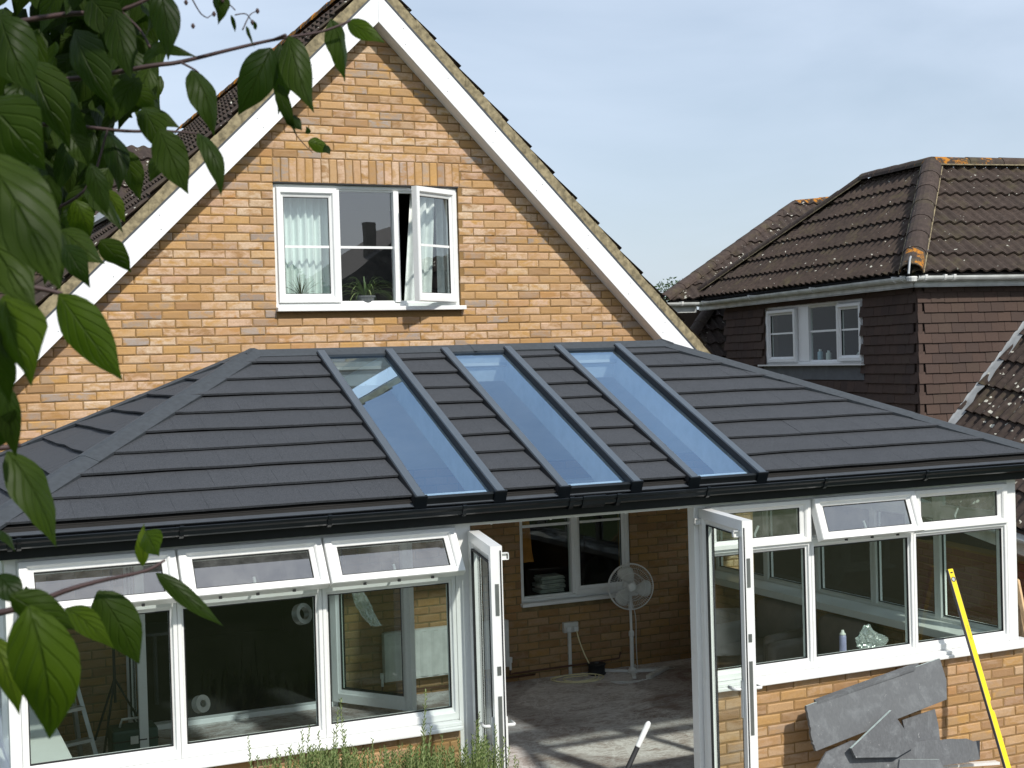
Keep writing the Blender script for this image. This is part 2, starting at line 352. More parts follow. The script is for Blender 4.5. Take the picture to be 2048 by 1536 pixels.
def sweep(mb, fr, x0, x1, z0, z1, wd, prof):
    """mitred rectangular frame; wd = widths l, r, b, t; prof = list of (fraction of width, height along n)"""
    if not isinstance(wd, tuple): wd = (wd,)*4
    o = len(mb.v); k = len(prof)
    for t, h in prof:
        for p in ((x0+wd[0]*t, z0+wd[2]*t), (x1-wd[1]*t, z0+wd[2]*t), (x1-wd[1]*t, z1-wd[3]*t), (x0+wd[0]*t, z1-wd[3]*t)): mb.v.append(tuple(fr.p(p[0], p[1], h)))
    for i in range(k):
        i2 = (i+1) % k
        for j in range(4):
            a, b, c, d = o+i*4+j, o+i*4+(j+1) % 4, o+i2*4+(j+1) % 4, o+i2*4+j; mb.f.append((a, b, c, d))
    if mb.r: mb.r = []
    return mb
PROF_OUT = [(0,-.06),(0,0),(.08,.004),(.55,.004),(.62,0),(.66,-.012),(.95,-.018),(1,-.022),(1,-.06)]
PROF_SASH = [(0,-.045),(0,.012),(.06,.020),(.52,.020),(.62,.012),(.66,.002),(.94,-.006),(1,-.010),(1,-.045)]

# bricks ---------------------------------------------------------------
def brick_mesh(seed, L=.215, H=.065, Dp=.03):
    rg = random.Random(seed); x, z = L/2, H/2; e = .0045; f = .0
    j = lambda a: rg.uniform(-a, a)
    ring = [(-x,-z),(0,-z),(x,-z),(x,0),(x,z),(0,z),(-x,z),(-x,0)]
    back = [(p[0], -Dp, p[1]) for p in ring]
    mid = [(p[0]+j(.0022), -e+j(.0012), p[1]+j(.0018)) for p in ring]
    fr_ = [(p[0]*(1-.009/x)+j(.0015) if p[0] else j(.01), j(.0013), p[1]*(1-.008/z)+j(.001) if p[1] else j(.006)) for p in ring]
    vs = back+mid+fr_; fs = []
    for k in range(8):
        k2 = (k+1) % 8; fs.append((k, 8+k, 8+k2, k2)[::-1]); fs.append((8+k, 16+k, 16+k2, 8+k2)[::-1])
    fs.append((16,17,18,19,20,21,22,23))
    return vs, [f_[::-1] for f_ in fs]
BR = [brick_mesh(i) for i in range(12)]
BRM = {}
def brick_me(i, mat):
    if (i, mat) not in BRM:
        me = bpy.data.meshes.new('brick'); me.from_pydata(BR[i][0], [], BR[i][1]); me.materials.append(M[mat]); BRM[(i, mat)] = me
    return BRM[(i, mat)]
def brick_wall(parent, fr, x0, x1, z0, z1, mat, holes=(), inside=None, limit=0, phase=0, key=None, proud=.0065, seed=1, xoff=None):
    rg = random.Random(seed); items = []; row = 0; z = z0
    while z < z1-.02:
        base = x0 if xoff is None else xoff+math.floor((x0-xoff)/.225)*.225
        xo = base-.225+(0 if (row+phase) % 2 else .1125)
        zc = z+.0375; x = xo
        while x < x1:
            a, b = max(x+.005, x0), min(x+.22, x1); segs = [(a, b)]
            for (hx0, hx1, hz0, hz1) in holes:
                if zc+.03 > hz0 and zc-.03 < hz1:
                    ns = []
                    for (p, q) in segs:
                        if q <= hx0 or p >= hx1: ns.append((p, q)); continue
                        if p < hx0-.02: ns.append((p, hx0))
                        if q > hx1+.02: ns.append((hx1, q))
                    segs = ns
            for (p, q) in segs:
                if q-p < .03: continue
                c = (p+q)/2
                if inside and not inside(c, zc): continue
                items.append((c, zc, (q-p)/.215, rg.randrange(12), rg.uniform(-.0015, .0022), rg.uniform(-.006, .006)))
            x += .225
        z += .075; row += 1
    if key: items.sort(key=key)
    mb = MB()
    for i, (c, zc, sx, vi, dh, tw) in enumerate(items):
        mt_ = fr.mat(c, zc, proud+dh) @ Matrix.Rotation(tw*.6, 4, 'Y') @ Matrix.Diagonal((sx, 1, 1, 1))
        if i < limit:
            o = link('brick', brick_me(vi, mat), None); o.matrix_basis = mt_; setpar(o, parent)
        else:
            vs, fs = BR[vi]; mb.add([mt_ @ V(v) for v in vs], fs, rg.random())
    if mb.v: mb.build('bricks', mat, parent, kind='stuff')
    return items
def slab_holes(parent, fr, x0, x1, z0, z1, th, holes, mat, name='mortar', clip=None):
    xs = sorted({x0, x1, *[h[0] for h in holes], *[h[1] for h in holes]}); zs = sorted({z0, z1, *[h[2] for h in holes], *[h[3] for h in holes]})
    mb = MB()
    for a, b in zip(xs, xs[1:]):
        for c, d in zip(zs, zs[1:]):
            cx, cz = (a+b)/2, (c+d)/2
            if any(h[0] < cx < h[1] and h[2] < cz < h[3] for h in holes): continue
            if cx < x0 or cx > x1 or cz < z0 or cz > z1: continue
            poly = [(a, c), (b, c), (b, d), (a, d)]
            if clip: poly = clip_convex(poly, clip)
            if len(poly) >= 3: mb.prism([fr.p(p[0], p[1], 0) for p in poly], fr.n*-th)
    return mb.build(name, mat, parent)

# corrugated roof tiles ---------------------------------------------------
def ctile(wd=.30, ln=.37, amp=.034, waves=2, seg=6, th=.022):
    n = waves*seg; vs = []; fs = []
    for row, y in enumerate((0, ln)):
        for i in range(n+1):
            h = amp*(1-math.cos(2*math.pi*i/seg))/2; vs.append((wd*i/n, y, h+(.038 if row == 0 else .004)))
    for i in range(n+1):
        h = amp*(1-math.cos(2*math.pi*i/seg))/2; vs.append((wd*i/n, 0, h+.038-th))
    for i in range(n+1):
        h = amp*(1-math.cos(2*math.pi*i/seg))/2; vs.append((wd*i/n, .12, h+.024-th))
    k = n+1
    for i in range(n):
        fs.append((i, i+1, k+i+1, k+i)); fs.append((2*k+i, 2*k+i+1, i+1, i)); fs.append((3*k+i, 3*k+i+1, 2*k+i+1, 2*k+i))
    fs.append((0, k, 3*k, 2*k)); fs.append((n, 2*k+n, 3*k+n, k+n))
    return vs, fs
CT = ctile(); CTM = {}
def tile_roof(parent, fr, reg, mat, limit, gauge=.34, wd=.30, seed=3, stag=False, dist=True, jitter=.003):
    """fr.u = along eaves, fr.w = up slope, fr.n = outward; reg = ccw polygon in (x, s)"""
    rg = random.Random(seed); xs = [p[0] for p in reg]; ss = [p[1] for p in reg]; items = []
    r = 0; s = min(ss)
    mt0 = Matrix((fr.u, fr.w, fr.n)).transposed().to_4x4()
    while s < max(ss):
        x = math.floor(min(xs)/wd)*wd
        while x < max(xs):
            rect = [(x, s), (x+wd, s), (x+wd, s+gauge+.03), (x, s+gauge+.03)]
            cl = clip_convex(rect, reg)
            if len(cl) >= 3:
                full = all(abs(a[0]-b[0]) < 1e-6 and abs(a[1]-b[1]) < 1e-6 for a, b in zip(cl, rect)) if len(cl) == 4 else False
                ar = abs(sum(cl[i][0]*cl[(i+1) % len(cl)][1]-cl[(i+1) % len(cl)][0]*cl[i][1] for i in range(len(cl))))/2
                if ar > .004: items.append((x, s, ar > .98*wd*(gauge+.03)))
            x += wd
        s += gauge; r += 1
    items.sort(key=lambda t: (fr.p(t[0], t[1])-CAM).length)
    if mat not in CTM:
        me = bpy.data.meshes.new('roof_tile'); me.from_pydata(CT[0], [], CT[1]); me.materials.append(M[mat]); CTM[mat] = me
    mb = MB()
    for i, (x, s, full) in enumerate(items):
        mt_ = mt0.copy(); mt_.translation = fr.p(x, s, rg.uniform(0, jitter)); mt_ = mt_ @ Matrix.Rotation(rg.uniform(-.004, .004), 4, 'Z')
        if full and i < limit:
            o = link('roof_tile', CTM[mat]); o.matrix_basis = mt_; setpar(o, parent)
        elif full:
            mb.add([mt_ @ V(v) for v in CT[0]], CT[1], rg.random())
        else:
            bm = bmesh.new(); vv = [bm.verts.new(mt_ @ V(v)) for v in CT[0]]
            for f in CT[1]: bm.faces.new([vv[k] for k in f])
            for k in range(len(reg)):
                a, b = reg[k], reg[(k+1) % len(reg)]
                if abs(a[1]-b[1]) < 1e-6 and a[1] == min(ss): continue
                no = fr.u*(b[1]-a[1])-fr.w*(b[0]-a[0])
                bmesh.ops.bisect_plane(bm, geom=bm.verts[:]+bm.edges[:]+bm.faces[:], plane_co=fr.p(*a), plane_no=no, clear_outer=True)
            if bm.faces:
                me = bpy.data.meshes.new('roof_tile')
                if i < limit:
                    bm.to_mesh(me); me.materials.append(M[mat]); link('roof_tile', me, parent)
                else:
                    bm.verts.index_update(); mb.add([v.co for v in bm.verts], [[v.index for v in f.verts] for f in bm.faces], rg.random())
            bm.free()
    if mb.v: mb.build('roof_tiles', mat, parent, kind='stuff')
    # battened deck below
    cx_ = sum(p[0] for p in reg)/len(reg); cs_ = sum(p[1] for p in reg)/len(reg)
    MB().prism([fr.p(p[0]+(.05 if p[0] < cx_ else -.05), p[1], -.004) for p in reg], fr.n*-.03).build('roof_deck', 'dark', parent)
def half_round(parent, P0, P1, r, mat, name='ridge_tile', ln=.42, up=V((0,0,1)), n=8, mats=None):
    P0, P1 = V(P0), V(P1); d = P1-P0; k = max(1, round(d.length/ln)); d.normalize(); st = (P1-P0).length/k
    sd_ = d.cross(up).normalized(); u2 = sd_.cross(d).normalized()
    for i in range(k):
        mb = MB(); vs = []
        for yy, rr in ((0, r*1.04), (st+.015, r*.97)):
            for inner in (0, 1):
                for j in range(n+1):
                    a = math.pi*j/n; q = rr-(.014 if inner else 0); vs.append(P0+d*(i*st+yy)+sd_*q*math.cos(a)+u2*(q*math.sin(a)*.85))
        fs = []; K = n+1
        for j in range(n):
            fs.append((j, j+1, 2*K+j+1, 2*K+j)); fs.append((K+j, K+j+1, j+1, j)); fs.append((2*K+j, 2*K+j+1, 3*K+j+1, 3*K+j))
        mb.add(vs, fs); mb.build(name, (mats[i] if mats and i < len(mats) else mat), parent, smooth=False)
X, Y, Z = V((1,0,0)), V((0,1,0)), V((0,0,1))
FW = Fr((0,0,0), X, Z, -Y)
# ================================================================== setting
MB().add([(-300,-300,-.2),(300,-300,-.2),(300,300,-.2),(-300,300,-.2)], [(0,1,2,3)]).build('ground', 'grass', kind='structure')
MB().box(-3.6, 6.4, -7.6, .0, -.196, -.15).build('patio', 'patio', kind='structure')
MB().box(-2.6, 4.52, -4.05, .0, -.14, 0).build('floor', 'floor', kind='structure')
# ================================================================== brick house
house = thing('brick_house', 'yellow brick house with white barge boards on its steep gable, behind the new conservatory', 'house', (1.0, 0, 0))
PH = .4005
def zi(x): return 6.158-1.016*(x-.972) if x > .972 else 6.158+.986*(x-.972)
reg = [(-2.92,-.15),(4.98,-.15),(4.98,2.35),(.972,6.45),(-2.92,2.60)]
win_up = (0, 1.772, 3.565, 4.705); win_k = (2.31, 3.52, .70, 1.9); fdoor = (-1.40, .45, -.2, 2.02)
hw = slab_holes(house, FW, -2.92, 4.98, -.15, 6.5, .25, [win_up, win_k, fdoor], 'mortar', 'wall', clip=reg)
def inside(x, z): return z < zi(x)+.2 and -2.9 < x < 4.95
gk = lambda t: (0 if (t[1] > 3.05 or t[0] < -.9 and t[1] > 2.3) else 1, (FW.p(t[0], t[1])-CAM).length)
brick_wall(hw, FW, -2.9, 4.95, -.019, 6.4, 'brick', [win_up, (-.002, 1.79, 4.70, 4.928), win_k, fdoor, (-2.6, 4.5, -.2, 2.24)], inside, 262, key=gk, xoff=.119)
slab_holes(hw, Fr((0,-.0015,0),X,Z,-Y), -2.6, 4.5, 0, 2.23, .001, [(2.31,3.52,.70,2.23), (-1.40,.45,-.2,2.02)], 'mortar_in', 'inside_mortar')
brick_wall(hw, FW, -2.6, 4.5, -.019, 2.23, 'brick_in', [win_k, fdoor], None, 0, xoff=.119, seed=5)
rg = random.Random(5)
for i in range(24):                                   # soldier course over the window
    o = link('brick', brick_me(rg.randrange(12), 'brick')); o.matrix_basis = FW.mat(.037+i*.0747, 4.822, .0065+rg.uniform(-.001,.003)) @ Matrix.Rotation(rad(90)+rg.uniform(-.01,.01), 4, 'Y') @ Matrix.Diagonal((1.0,1,1,1)); setpar(o, hw)
MB().box(-.0, 1.775, -.01, .03, 4.703, 4.716).build('lintel_shadow', 'rubber', hw)  # black strip stands in for the shadow line under the soldier bricks

# barge boards, verge
EY = -.19
def strip(o0, o1, xa, xb, y0, y1, name, mat):
    pts = [(xa, y0, zi(xa)+o0), (xb, y0, zi(xb)+o0), (xb, y0, zi(xb)+o1), (xa, y0, zi(xa)+o1)]
    return MB().prism(pts, (0, y1-y0, 0)).build(name, mat, house, bevel=.002)
for sg, (xa, xb) in ((-1, (-2.98, .971)), (1, (.973, 5.02))):
    bb = strip(0, .262, xa, xb, EY, EY+.02, 'barge_board', 'board')
    strip(-.001, .022, xa, xb, EY+.022, -.01, 'soffit', 'board')
    strip(.263, .283, xa, xb, EY-.006, 0, 'shadow_gap', 'greymetal')  # dark grey strip colours in the shadow gap above the board
    # mortar bedding, broken into lengths with an uneven face
    n = 34; L_ = xb-xa; rgm = random.Random(3+sg)
    mb = MB()
    for i in range(n):
        a, b = xa+L_*i/n, xa+L_*(i+1)/n; t0, t1 = .284, .408+rgm.uniform(-.010,.006); yy = EY-.002-rgm.uniform(0,.006)
        mb.prism([(a, yy, zi(a)+t0), (b, yy, zi(b)+t0), (b, yy, zi(b)+t1), (a, yy, zi(a)+t1)], (0, .2, 0))
    mb.build('verge_mortar', 'vmort', house)
    mbn = MB()
    for k in range(9):
        for q in (.07, .20):
            x_ = xa+L_*(k+.5)/9+rgm.uniform(-.05,.05); mbn.lathe((x_, EY-.0005, zi(x_)+q), [(.0045,0),(.004,-.002),(0,-.003)], 6, (0,1,0))
    mbn.build('nail', 'greymetal', bb)
c45 = math.sqrt(.5)
RZ = 6.158+.385
FL = Fr((-2.98, 0, RZ-.986*(.972+2.98)), (0,-1,0), (1,0,.986), (-.986,0,1)); FRr = Fr((5.02, 0, RZ-1.016*(5.02-.972)), (0,1,0), (-1,0,1.016), (1.016,0,1))
lenL = (V((.972,0,RZ))-FL.O).length; lenR = (V((.972,0,RZ))-FRr.O).length
tile_roof(house, FL, [(-8.6,0),(.185,0),(.185,lenL),(-8.6,lenL)], 'rt', 270, gauge=.335, wd=.30)
tile_roof(house, FRr, [(-.185,0),(2.2,0),(2.2,lenR),(-.185,lenR)], 'rt', 29, gauge=.335, wd=.30, seed=8)
MB().prism([FRr.p(2.2,0),FRr.p(8.6,0),FRr.p(8.6,lenR),FRr.p(2.2,lenR)], FRr.n*.02).build('roof_back', 'rt', house)
half_round(house, (.972,-.175,RZ+.02), (.972,8.6,RZ+.02), .115, 'rt_or')
MB().box(-2.9, 5.0, 8.3, 8.5, -.2, 2.4).box(-2.9,-2.75,.25,8.5,-.2,2.4).box(4.85,4.98,.25,8.5,-.2,2.4).build('side_walls', 'mortar', house)
# dormer with tile hung face on the left slope
def hang_mesh():
    return [(-.0805,.006,0),(.0805,.006,0),(.0805,-.010,.125),(-.0805,-.010,.125),(-.0805,.022,0),(.0805,.022,0),(.0805,.004,.125),(-.0805,.004,.125)], [(0,3,2,1)[::-1],(4,5,6,7)[::-1],(0,1,5,4)[::-1],(1,2,6,5)[::-1],(2,3,7,6)[::-1],(3,0,4,7)[::-1]]
HV, HF = hang_mesh(); HM = bpy.data.meshes.new('wall_tile'); HM.from_pydata(HV, [], HF); HM.materials.append(M['hang'])
def hang_wall(parent, fr, x0, x1, z0, z1, holes, limit, test=None, seed=2):
    r_ = random.Random(seed); items = []; z = z0; row = 0
    while z < z1:
        x = x0+(.0825 if row % 2 else 0)
        while x < x1+.02:
            if not any(h[0] < x < h[1] and h[2]-.02 < z+.05 < h[3] for h in holes) and (not test or test(x, z+.05)): items.append((x, z))
            x += .165
        z += .1095; row += 1
    items.sort(key=lambda t: (fr.p(*t)-CAM).length); mb = MB()
    for i, (x, z) in enumerate(items):
        mt_ = fr.mat(x, z+r_.uniform(-.002,.002), .010+r_.uniform(0,.003)) @ Matrix.Rotation(r_.uniform(-.012,.012), 4, 'Y')
        if i < limit: o = link('wall_tile', HM); o.matrix_basis = mt_; setpar(o, parent)
        else: mb.add([mt_ @ V(v) for v in HV], HF, r_.random())
    if mb.v: mb.build('wall_tiles', 'hang', parent, kind='stuff')
pd = atP(53, 583, FL.O+FL.n*.04, FL.n); YD = pd.y
dz = lambda x: FL.O.z+.986*(x-FL.O.x)
FD = Fr((0, YD, 0), X, Z, -Y); xt = .5
dpoly = [(-4.6, dz(-2.98)), (-2.98, dz(-2.98)), (xt-1.0, dz(xt-1.0)), (-4.6, dz(xt-1.0))]
ztop = atY(170, 440, YD).z
dp = MB().prism([FD.p(-5, 2.6), FD.p(-2.9, 2.6), FD.p(pd.x+(ztop-pd.z), ztop), FD.p(-5, ztop)], (0,.15,0)).build('dormer_wall', 'hang', house)
hang_wall(dp, FD, -4.6, pd.x+(ztop-pd.z), ztop-2.4, ztop-.1, [], 14, test=lambda x, z: x < pd.x+(z-pd.z)-.05)
MB().prism([FD.p(pd.x-1.6, pd.z-1.6,.03), FD.p(pd.x-1.55, pd.z-1.6,.03), FD.p(pd.x+(ztop-pd.z)+.05, ztop,.03), FD.p(pd.x+(ztop-pd.z), ztop,.03)], (0,.02,0)).build('flashing', 'lead', dp)
e0, e1 = V((-5.2, YD-.25, ztop)), V((pd.x+(ztop-pd.z)+.15, YD-.25, ztop)); rt_ = math.tan(rad(38))
FDR = Fr(e0, X, (0,1,rt_), (0,-rt_,1))
run = 1.35; Ls = run/math.cos(rad(38)); xe = (e1-e0).x
tile_roof(house, FDR, [(0,0),(xe,0),(xe+run*rt_*1.0,Ls),(0,Ls)], 'rt2', 0, seed=12)
MB().box(e0.x, e1.x, YD-.33, YD-.25, ztop-.06, ztop+.02).build('dormer_gutter', 'gutter_w', house)
MB().prism([atP(185,400,FL.O+FL.n*.09,FL.n), atP(215,398,FL.O+FL.n*.09,FL.n), atP(235,425,FL.O+FL.n*.09,FL.n), atP(182,455,FL.O+FL.n*.09,FL.n)], FL.n*.03).build('lead_patch', 'lead', house)

# ---- windows
def pane(parent, fr, x0, x1, z0, z1, h, mat='glass'):
    return MB().add([fr.p(x0,z0,h), fr.p(x1,z0,h), fr.p(x1,z1,h), fr.p(x0,z1,h)], [(0,1,2,3)]).build('pane', mat, parent)
def gasket(parent, fr, x0, x1, z0, z1, h, w_=.006):
    mb = MB(); sweep(mb, fr, x0-w_*.3, x1+w_*.3, z0-w_*.3, z1+w_*.3, w_, [(0,h-.012),(0,h+.004),(1,h+.004),(1,h-.012)]); return mb.build('gasket', 'rubber', parent)
def sash(parent, fr, x0, x1, z0, z1, wd, name='sash', gl='glass', mat='upvc', bar=None, handle=None):
    mb = MB(); sweep(mb, fr, x0, x1, z0, z1, wd, PROF_SASH); s_ = mb.build(name, mat, parent)
    wl = wd if isinstance(wd, tuple) else (wd,)*4
    a, b, c, d = x0+wl[0], x1-wl[1], z0+wl[2], z1-wl[3]
    pane(s_, fr, a-.005, b+.005, c-.005, d+.005, -.018, gl); gasket(s_, fr, a, b, c, d, -.014)
    if bar: MB().prism([fr.p(a,bar-.011,-.012), fr.p(b,bar-.011,-.012), fr.p(b,bar+.011,-.012), fr.p(a,bar+.011,-.012)], fr.n*-.014).build('glazing_bar', mat, s_)
    return s_
up = MB(); FU = Fr((0,.03,0), X, Z, -Y)
sweep(up, FU, 0, 1.772, 3.60, 4.705, .055, PROF_OUT)
up.box(.555,.615,.012,.09,3.64,4.66).box(1.133,1.185,.012,.09,3.64,4.66)
upw = up.build('window', 'upvc', house, bevel=.003)
MB().box(-.005, 1.80, -.075, .06, 3.562, 3.600).build('sill', 'upvc', upw, bevel=.005)
FS = Fr((0,.022,0), X, Z, -Y)
sash(upw, FS, .030, .590, 3.642, 4.672, (.068,.072,.078,.085), gl='glass_up', bar=4.145)
pane(upw, FU, .612, 1.136, 3.65, 4.66, -.03, 'glass_up'); MB().box(.612,1.136,.05,.062,4.134,4.156).build('glazing_bar','upvc',upw)
th = rad(29); Hn = V((1.738, .01, 0)); ud = V((math.cos(th), math.sin(th), 0)); FO = Fr(Hn-ud*.56, ud, Z, V((math.sin(th), -math.cos(th), 0)))
sash(upw, FO, 0, .56, 3.635, 4.680, (.068,.072,.078,.085), gl='glass_up', bar=4.15)
# bedroom behind
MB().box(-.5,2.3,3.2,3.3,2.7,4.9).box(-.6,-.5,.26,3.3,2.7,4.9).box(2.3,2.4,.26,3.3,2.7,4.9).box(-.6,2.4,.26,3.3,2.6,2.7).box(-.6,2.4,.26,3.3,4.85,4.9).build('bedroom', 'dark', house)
MB().box(-.02,1.8,.06,.27,3.57,3.60).build('inner_sill', 'upvc', house)
def curtain(x0, x1, y, z0, z1, lean, name, label, mat, nw=9):
    mb = MB(); n = nw*8
    for i in range(n+1):
        t = i/n; yy = y+.022*math.sin(t*nw*2*math.pi)+.01*math.sin(t*17)
        mb.v.append((x0+(x1-x0)*t, yy, z1)); mb.v.append((x0+(x1-x0)*t+lean*(1 if x1 < 1.3 else 1)*(1-t*.3), yy*1.02, z0))
    for i in range(n): mb.f.append((2*i, 2*i+2, 2*i+3, 2*i+1))
    return tag(mb.build(name, mat, smooth=True), label, 'curtain')
curtain(-.05, .56, .19, 3.62, 4.75, .0, 'curtain', 'sheer white curtain behind the left pane of the upstairs window', 'curtain')
curtain(1.36, 1.60, .15, 3.62, 4.75, -.10, 'curtain', 'narrow pale curtain hanging in the gap beside the open upstairs casement', 'curtain2', 3)
curtain(1.62, 1.86, .20, 3.62, 4.75, .0, 'curtain', 'grey white curtain behind the open right casement of the upstairs window', 'curtain2', 3)
def spiky(name, label, base, n, ln, spread, wd, mat, droop, seed, pot):
    r_ = random.Random(seed); t = thing(name, label, 'houseplant', base)
    b = V(base)
    MB().lathe(b, [(pot*.7,0),(pot,.09),(pot*1.06,.09),(pot*1.06,.105),(pot*.95,.105),(pot*.9,.09)], 16).build('pot', 'potgrey', t)
    mb = MB()
    for i in range(n):
        a = r_.uniform(0, 2*math.pi); e = r_.uniform(*spread); l_ = ln*r_.uniform(.7,1.1); d = V((math.cos(a), .28*math.sin(a), 0)); p = b+V((0,0,.10)); sd_ = d.cross(Z).normalized()
        pts = []; k = 7
        for j in range(k+1):
            s = j/k; q = p+d*(l_*s*math.cos(e))+Z*(l_*s*math.sin(e)-droop*l_*s*s*s*1.4); pts.append(q)
        o = len(mb.v); rv = r_.random()
        for j, q in enumerate(pts):
            ww = wd*(1-j/k)**.6*(.4+.6*min(1, j/k*4)); mb.v += [tuple(q-sd_*ww), tuple(q+Z*-.002), tuple(q+sd_*ww)]
        for j in range(k):
            for c in (0,1): mb.f.append((o+3*j+c, o+3*j+c+1, o+3*j+4+c, o+3*j+3+c)); mb.r.append(rv)
    mb.build('leaves', mat, t, kind='stuff'); return t
spiky('dracaena_plant', 'thin spiky brownish plant on the left of the upstairs window sill', (.255,.10,3.60), 40, .25, (.15,1.5), .006, 'drac', .10, 3, .05)
spiky('spider_plant', 'green and cream spider plant in grey pot on upstairs sill', (.87,.115,3.60), 60, .40, (.25,1.25), .011, 'spider', .38, 4, .09)
# kitchen window seen through the conservatory
kw = MB(); sweep(kw, Fr((0,.02,0),X,Z,-Y), 2.31, 3.52, .74, 1.9, .05, PROF_OUT); kw.box(2.865,2.90,.0,.08,.78,1.86)
kwo = kw.build('window', 'upvc', house, bevel=.003)
FK = Fr((0,.012,0), X, Z, -Y)
pane(kwo, FK, 2.355, 2.87, .79, 1.86, -.03); MB().box(2.36,2.87,.035,.05,1.455,1.48).build('glazing_bar','upvc',kwo)
sash(kwo, FK, 2.895, 3.50, .765, 1.88, (.07,.07,.08,.07), bar=1.47)
MB().box(2.30,3.56,-.06,.05,.705,.738).build('sill','upvc',kwo,bevel=.004)
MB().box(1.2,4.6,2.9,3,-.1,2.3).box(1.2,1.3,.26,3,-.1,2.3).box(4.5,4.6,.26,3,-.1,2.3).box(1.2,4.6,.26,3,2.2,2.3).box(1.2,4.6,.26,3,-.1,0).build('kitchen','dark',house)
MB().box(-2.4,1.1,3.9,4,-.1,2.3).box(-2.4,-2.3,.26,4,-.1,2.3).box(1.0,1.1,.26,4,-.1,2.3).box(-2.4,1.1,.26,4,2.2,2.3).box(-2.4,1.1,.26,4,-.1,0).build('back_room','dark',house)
# things in the kitchen window
a_ = atY(1075,1140,.35)
mb = MB(); n = 14
for i in range(n+1):
    t = i/n
    for k, (z_, sc) in enumerate(((1.62,.06),(1.5,.09),(1.2,.105),(1.08,.12))): mb.v.append((2.47+sc*(t-.5)*2, .30+.012*math.sin(t*14+k), z_))
for i in range(n):
    for k in range(3): mb.f.append((4*i+k, 4*i+k+1, 4*i+5+k, 4*i+4+k))
tag(mb.build('hanging_cloth', 'orangecloth', smooth=True), 'orange brown cloth hanging inside the left pane of the ground floor window', 'cloth')
mb = MB(); rg = random.Random(4)
for i in range(9): 
    h = .79+i*.018; mb.box(2.58+rg.uniform(-.02,.02), 2.86+rg.uniform(-.03,.0), .12+rg.uniform(-.02,.02), .30, h, h+.014)
tag(mb.build('folded_cloth', 'whitecloth', bevel=.004), 'grey folded cloth heaped on the sill inside the ground floor window', 'cloth')

# ---- house doorway into the conservatory
fd = MB(); fd.box(-1.40,-1.345,-.03,.06,0,2.02).box(.395,.45,-.03,.06,0,2.02).box(-1.345,.395,-.03,.06,1.96,2.02).box(-1.345,.395,-.05,.06,0,.045)
fdo = fd.build('door_frame', 'upvc', house, bevel=.004)
PROF_DOOR = [(0,-.034),(0,.034),(.62,.034),(.72,.026),(1,.016),(1,-.016),(.72,-.026),(.62,-.034)]
def door_leaf(parent, H, d, width, z0, z1, name='door', wd=(.10,.10,.12,.10), face=1, gl='glass', fittings=True):
    d = V(d).normalized(); n_ = V((d.y, -d.x, 0))*face; fr = Fr(V(H), d, Z, n_); mb = MB(); sweep(mb, fr, 0, width, z0, z1, wd, PROF_DOOR)
    dr = mb.build(name, 'upvc', parent)
    a, b, c, e = wd[0], width-wd[1], z0+wd[2], z1-wd[3]
    pane(dr, fr, a-.004, b+.004, c-.004, e+.004, 0, gl)
    for h in (.018, -.022): gasket(dr, fr, a+.002, b-.002, c+.002, e-.002, h, .007)
    return dr, fr
door_leaf(fdo, (.42,-.03,0), (.56,-.83,0), .88, .05, 1.95)
door_leaf(fdo, (-1.37,-.03,0), (-.05,-1,0), .86, .05, 1.95)
# ================================================================== conservatory
cons = thing('conservatory', 'white framed conservatory with new charcoal shingle roof and three blue roof windows', 'conservatory', (0.95, -2.1, 0))
# dwarf walls
for (xa, xb, lim, tilt) in ((-2.65, -.01, 70, 0), (1.83, 4.62, 170, 0)):
    f_ = Fr((0,-4.09,0), X, Z, -Y)
    wl = slab_holes(cons, f_, xa, xb, -.18, .785, .20, [], 'mortar', 'dwarf_wall')
    brick_wall(wl, f_, xa+.002, xb-.002, -.1827, .78, 'brick_front', [], None, lim, key=lambda t: (f_.p(t[0],t[1])-CAM).length, xoff=.1415, seed=int(xa*7)+40, proud=.005)
for (xw, nn, nm) in ((4.60, X, 1), (-2.65, -X, 2)):
    f_ = Fr((xw,0,0), Y if nm == 1 else -Y, Z, nn); a, b = (-4.07,-.02) if nm == 1 else (.02,4.07)
    wl = slab_holes(cons, f_, a, b, -.18, .785, .16, [], 'mortar', 'dwarf_wall')
    brick_wall(wl, f_, a, b, -.18, .78, 'brick_front', seed=9)
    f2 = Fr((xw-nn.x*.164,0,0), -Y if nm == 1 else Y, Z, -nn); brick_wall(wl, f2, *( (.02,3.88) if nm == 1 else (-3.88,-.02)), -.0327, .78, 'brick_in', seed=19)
# sills
MB().box(-2.72,-.012,-4.155,-4.0,.787,.812).box(-2.72,-.012,-4.135,-4.0,.812,.838).build('sill','upvc',cons,bevel=.006)
MB().box(1.832,4.68,-4.155,-4.0,.787,.812).box(1.832,4.68,-4.135,-4.0,.812,.838).build('sill','upvc',cons,bevel=.006)
MB().box(4.535,4.68,-3.99,-.02,.787,.838).build('sill','upvc',cons,bevel=.006); MB().box(-2.72,-2.575,-3.99,-.02,.787,.838).build('sill','upvc',cons,bevel=.006)
MB().box(-2.45,-.02,-4.0,-3.86,.84,.872).build('inner_sill','upvc',cons,bevel=.006); MB().box(1.85,4.30,-4.0,-3.86,.84,.872).build('inner_sill','upvc',cons,bevel=.006)
MB().box(4.22,4.50,-4.0,-.02,.805,.872).build('inner_sill','upvc',cons,bevel=.006); MB().box(-2.56,-2.30,-4.0,-.02,.805,.872).build('inner_sill','upvc',cons,bevel=.006)
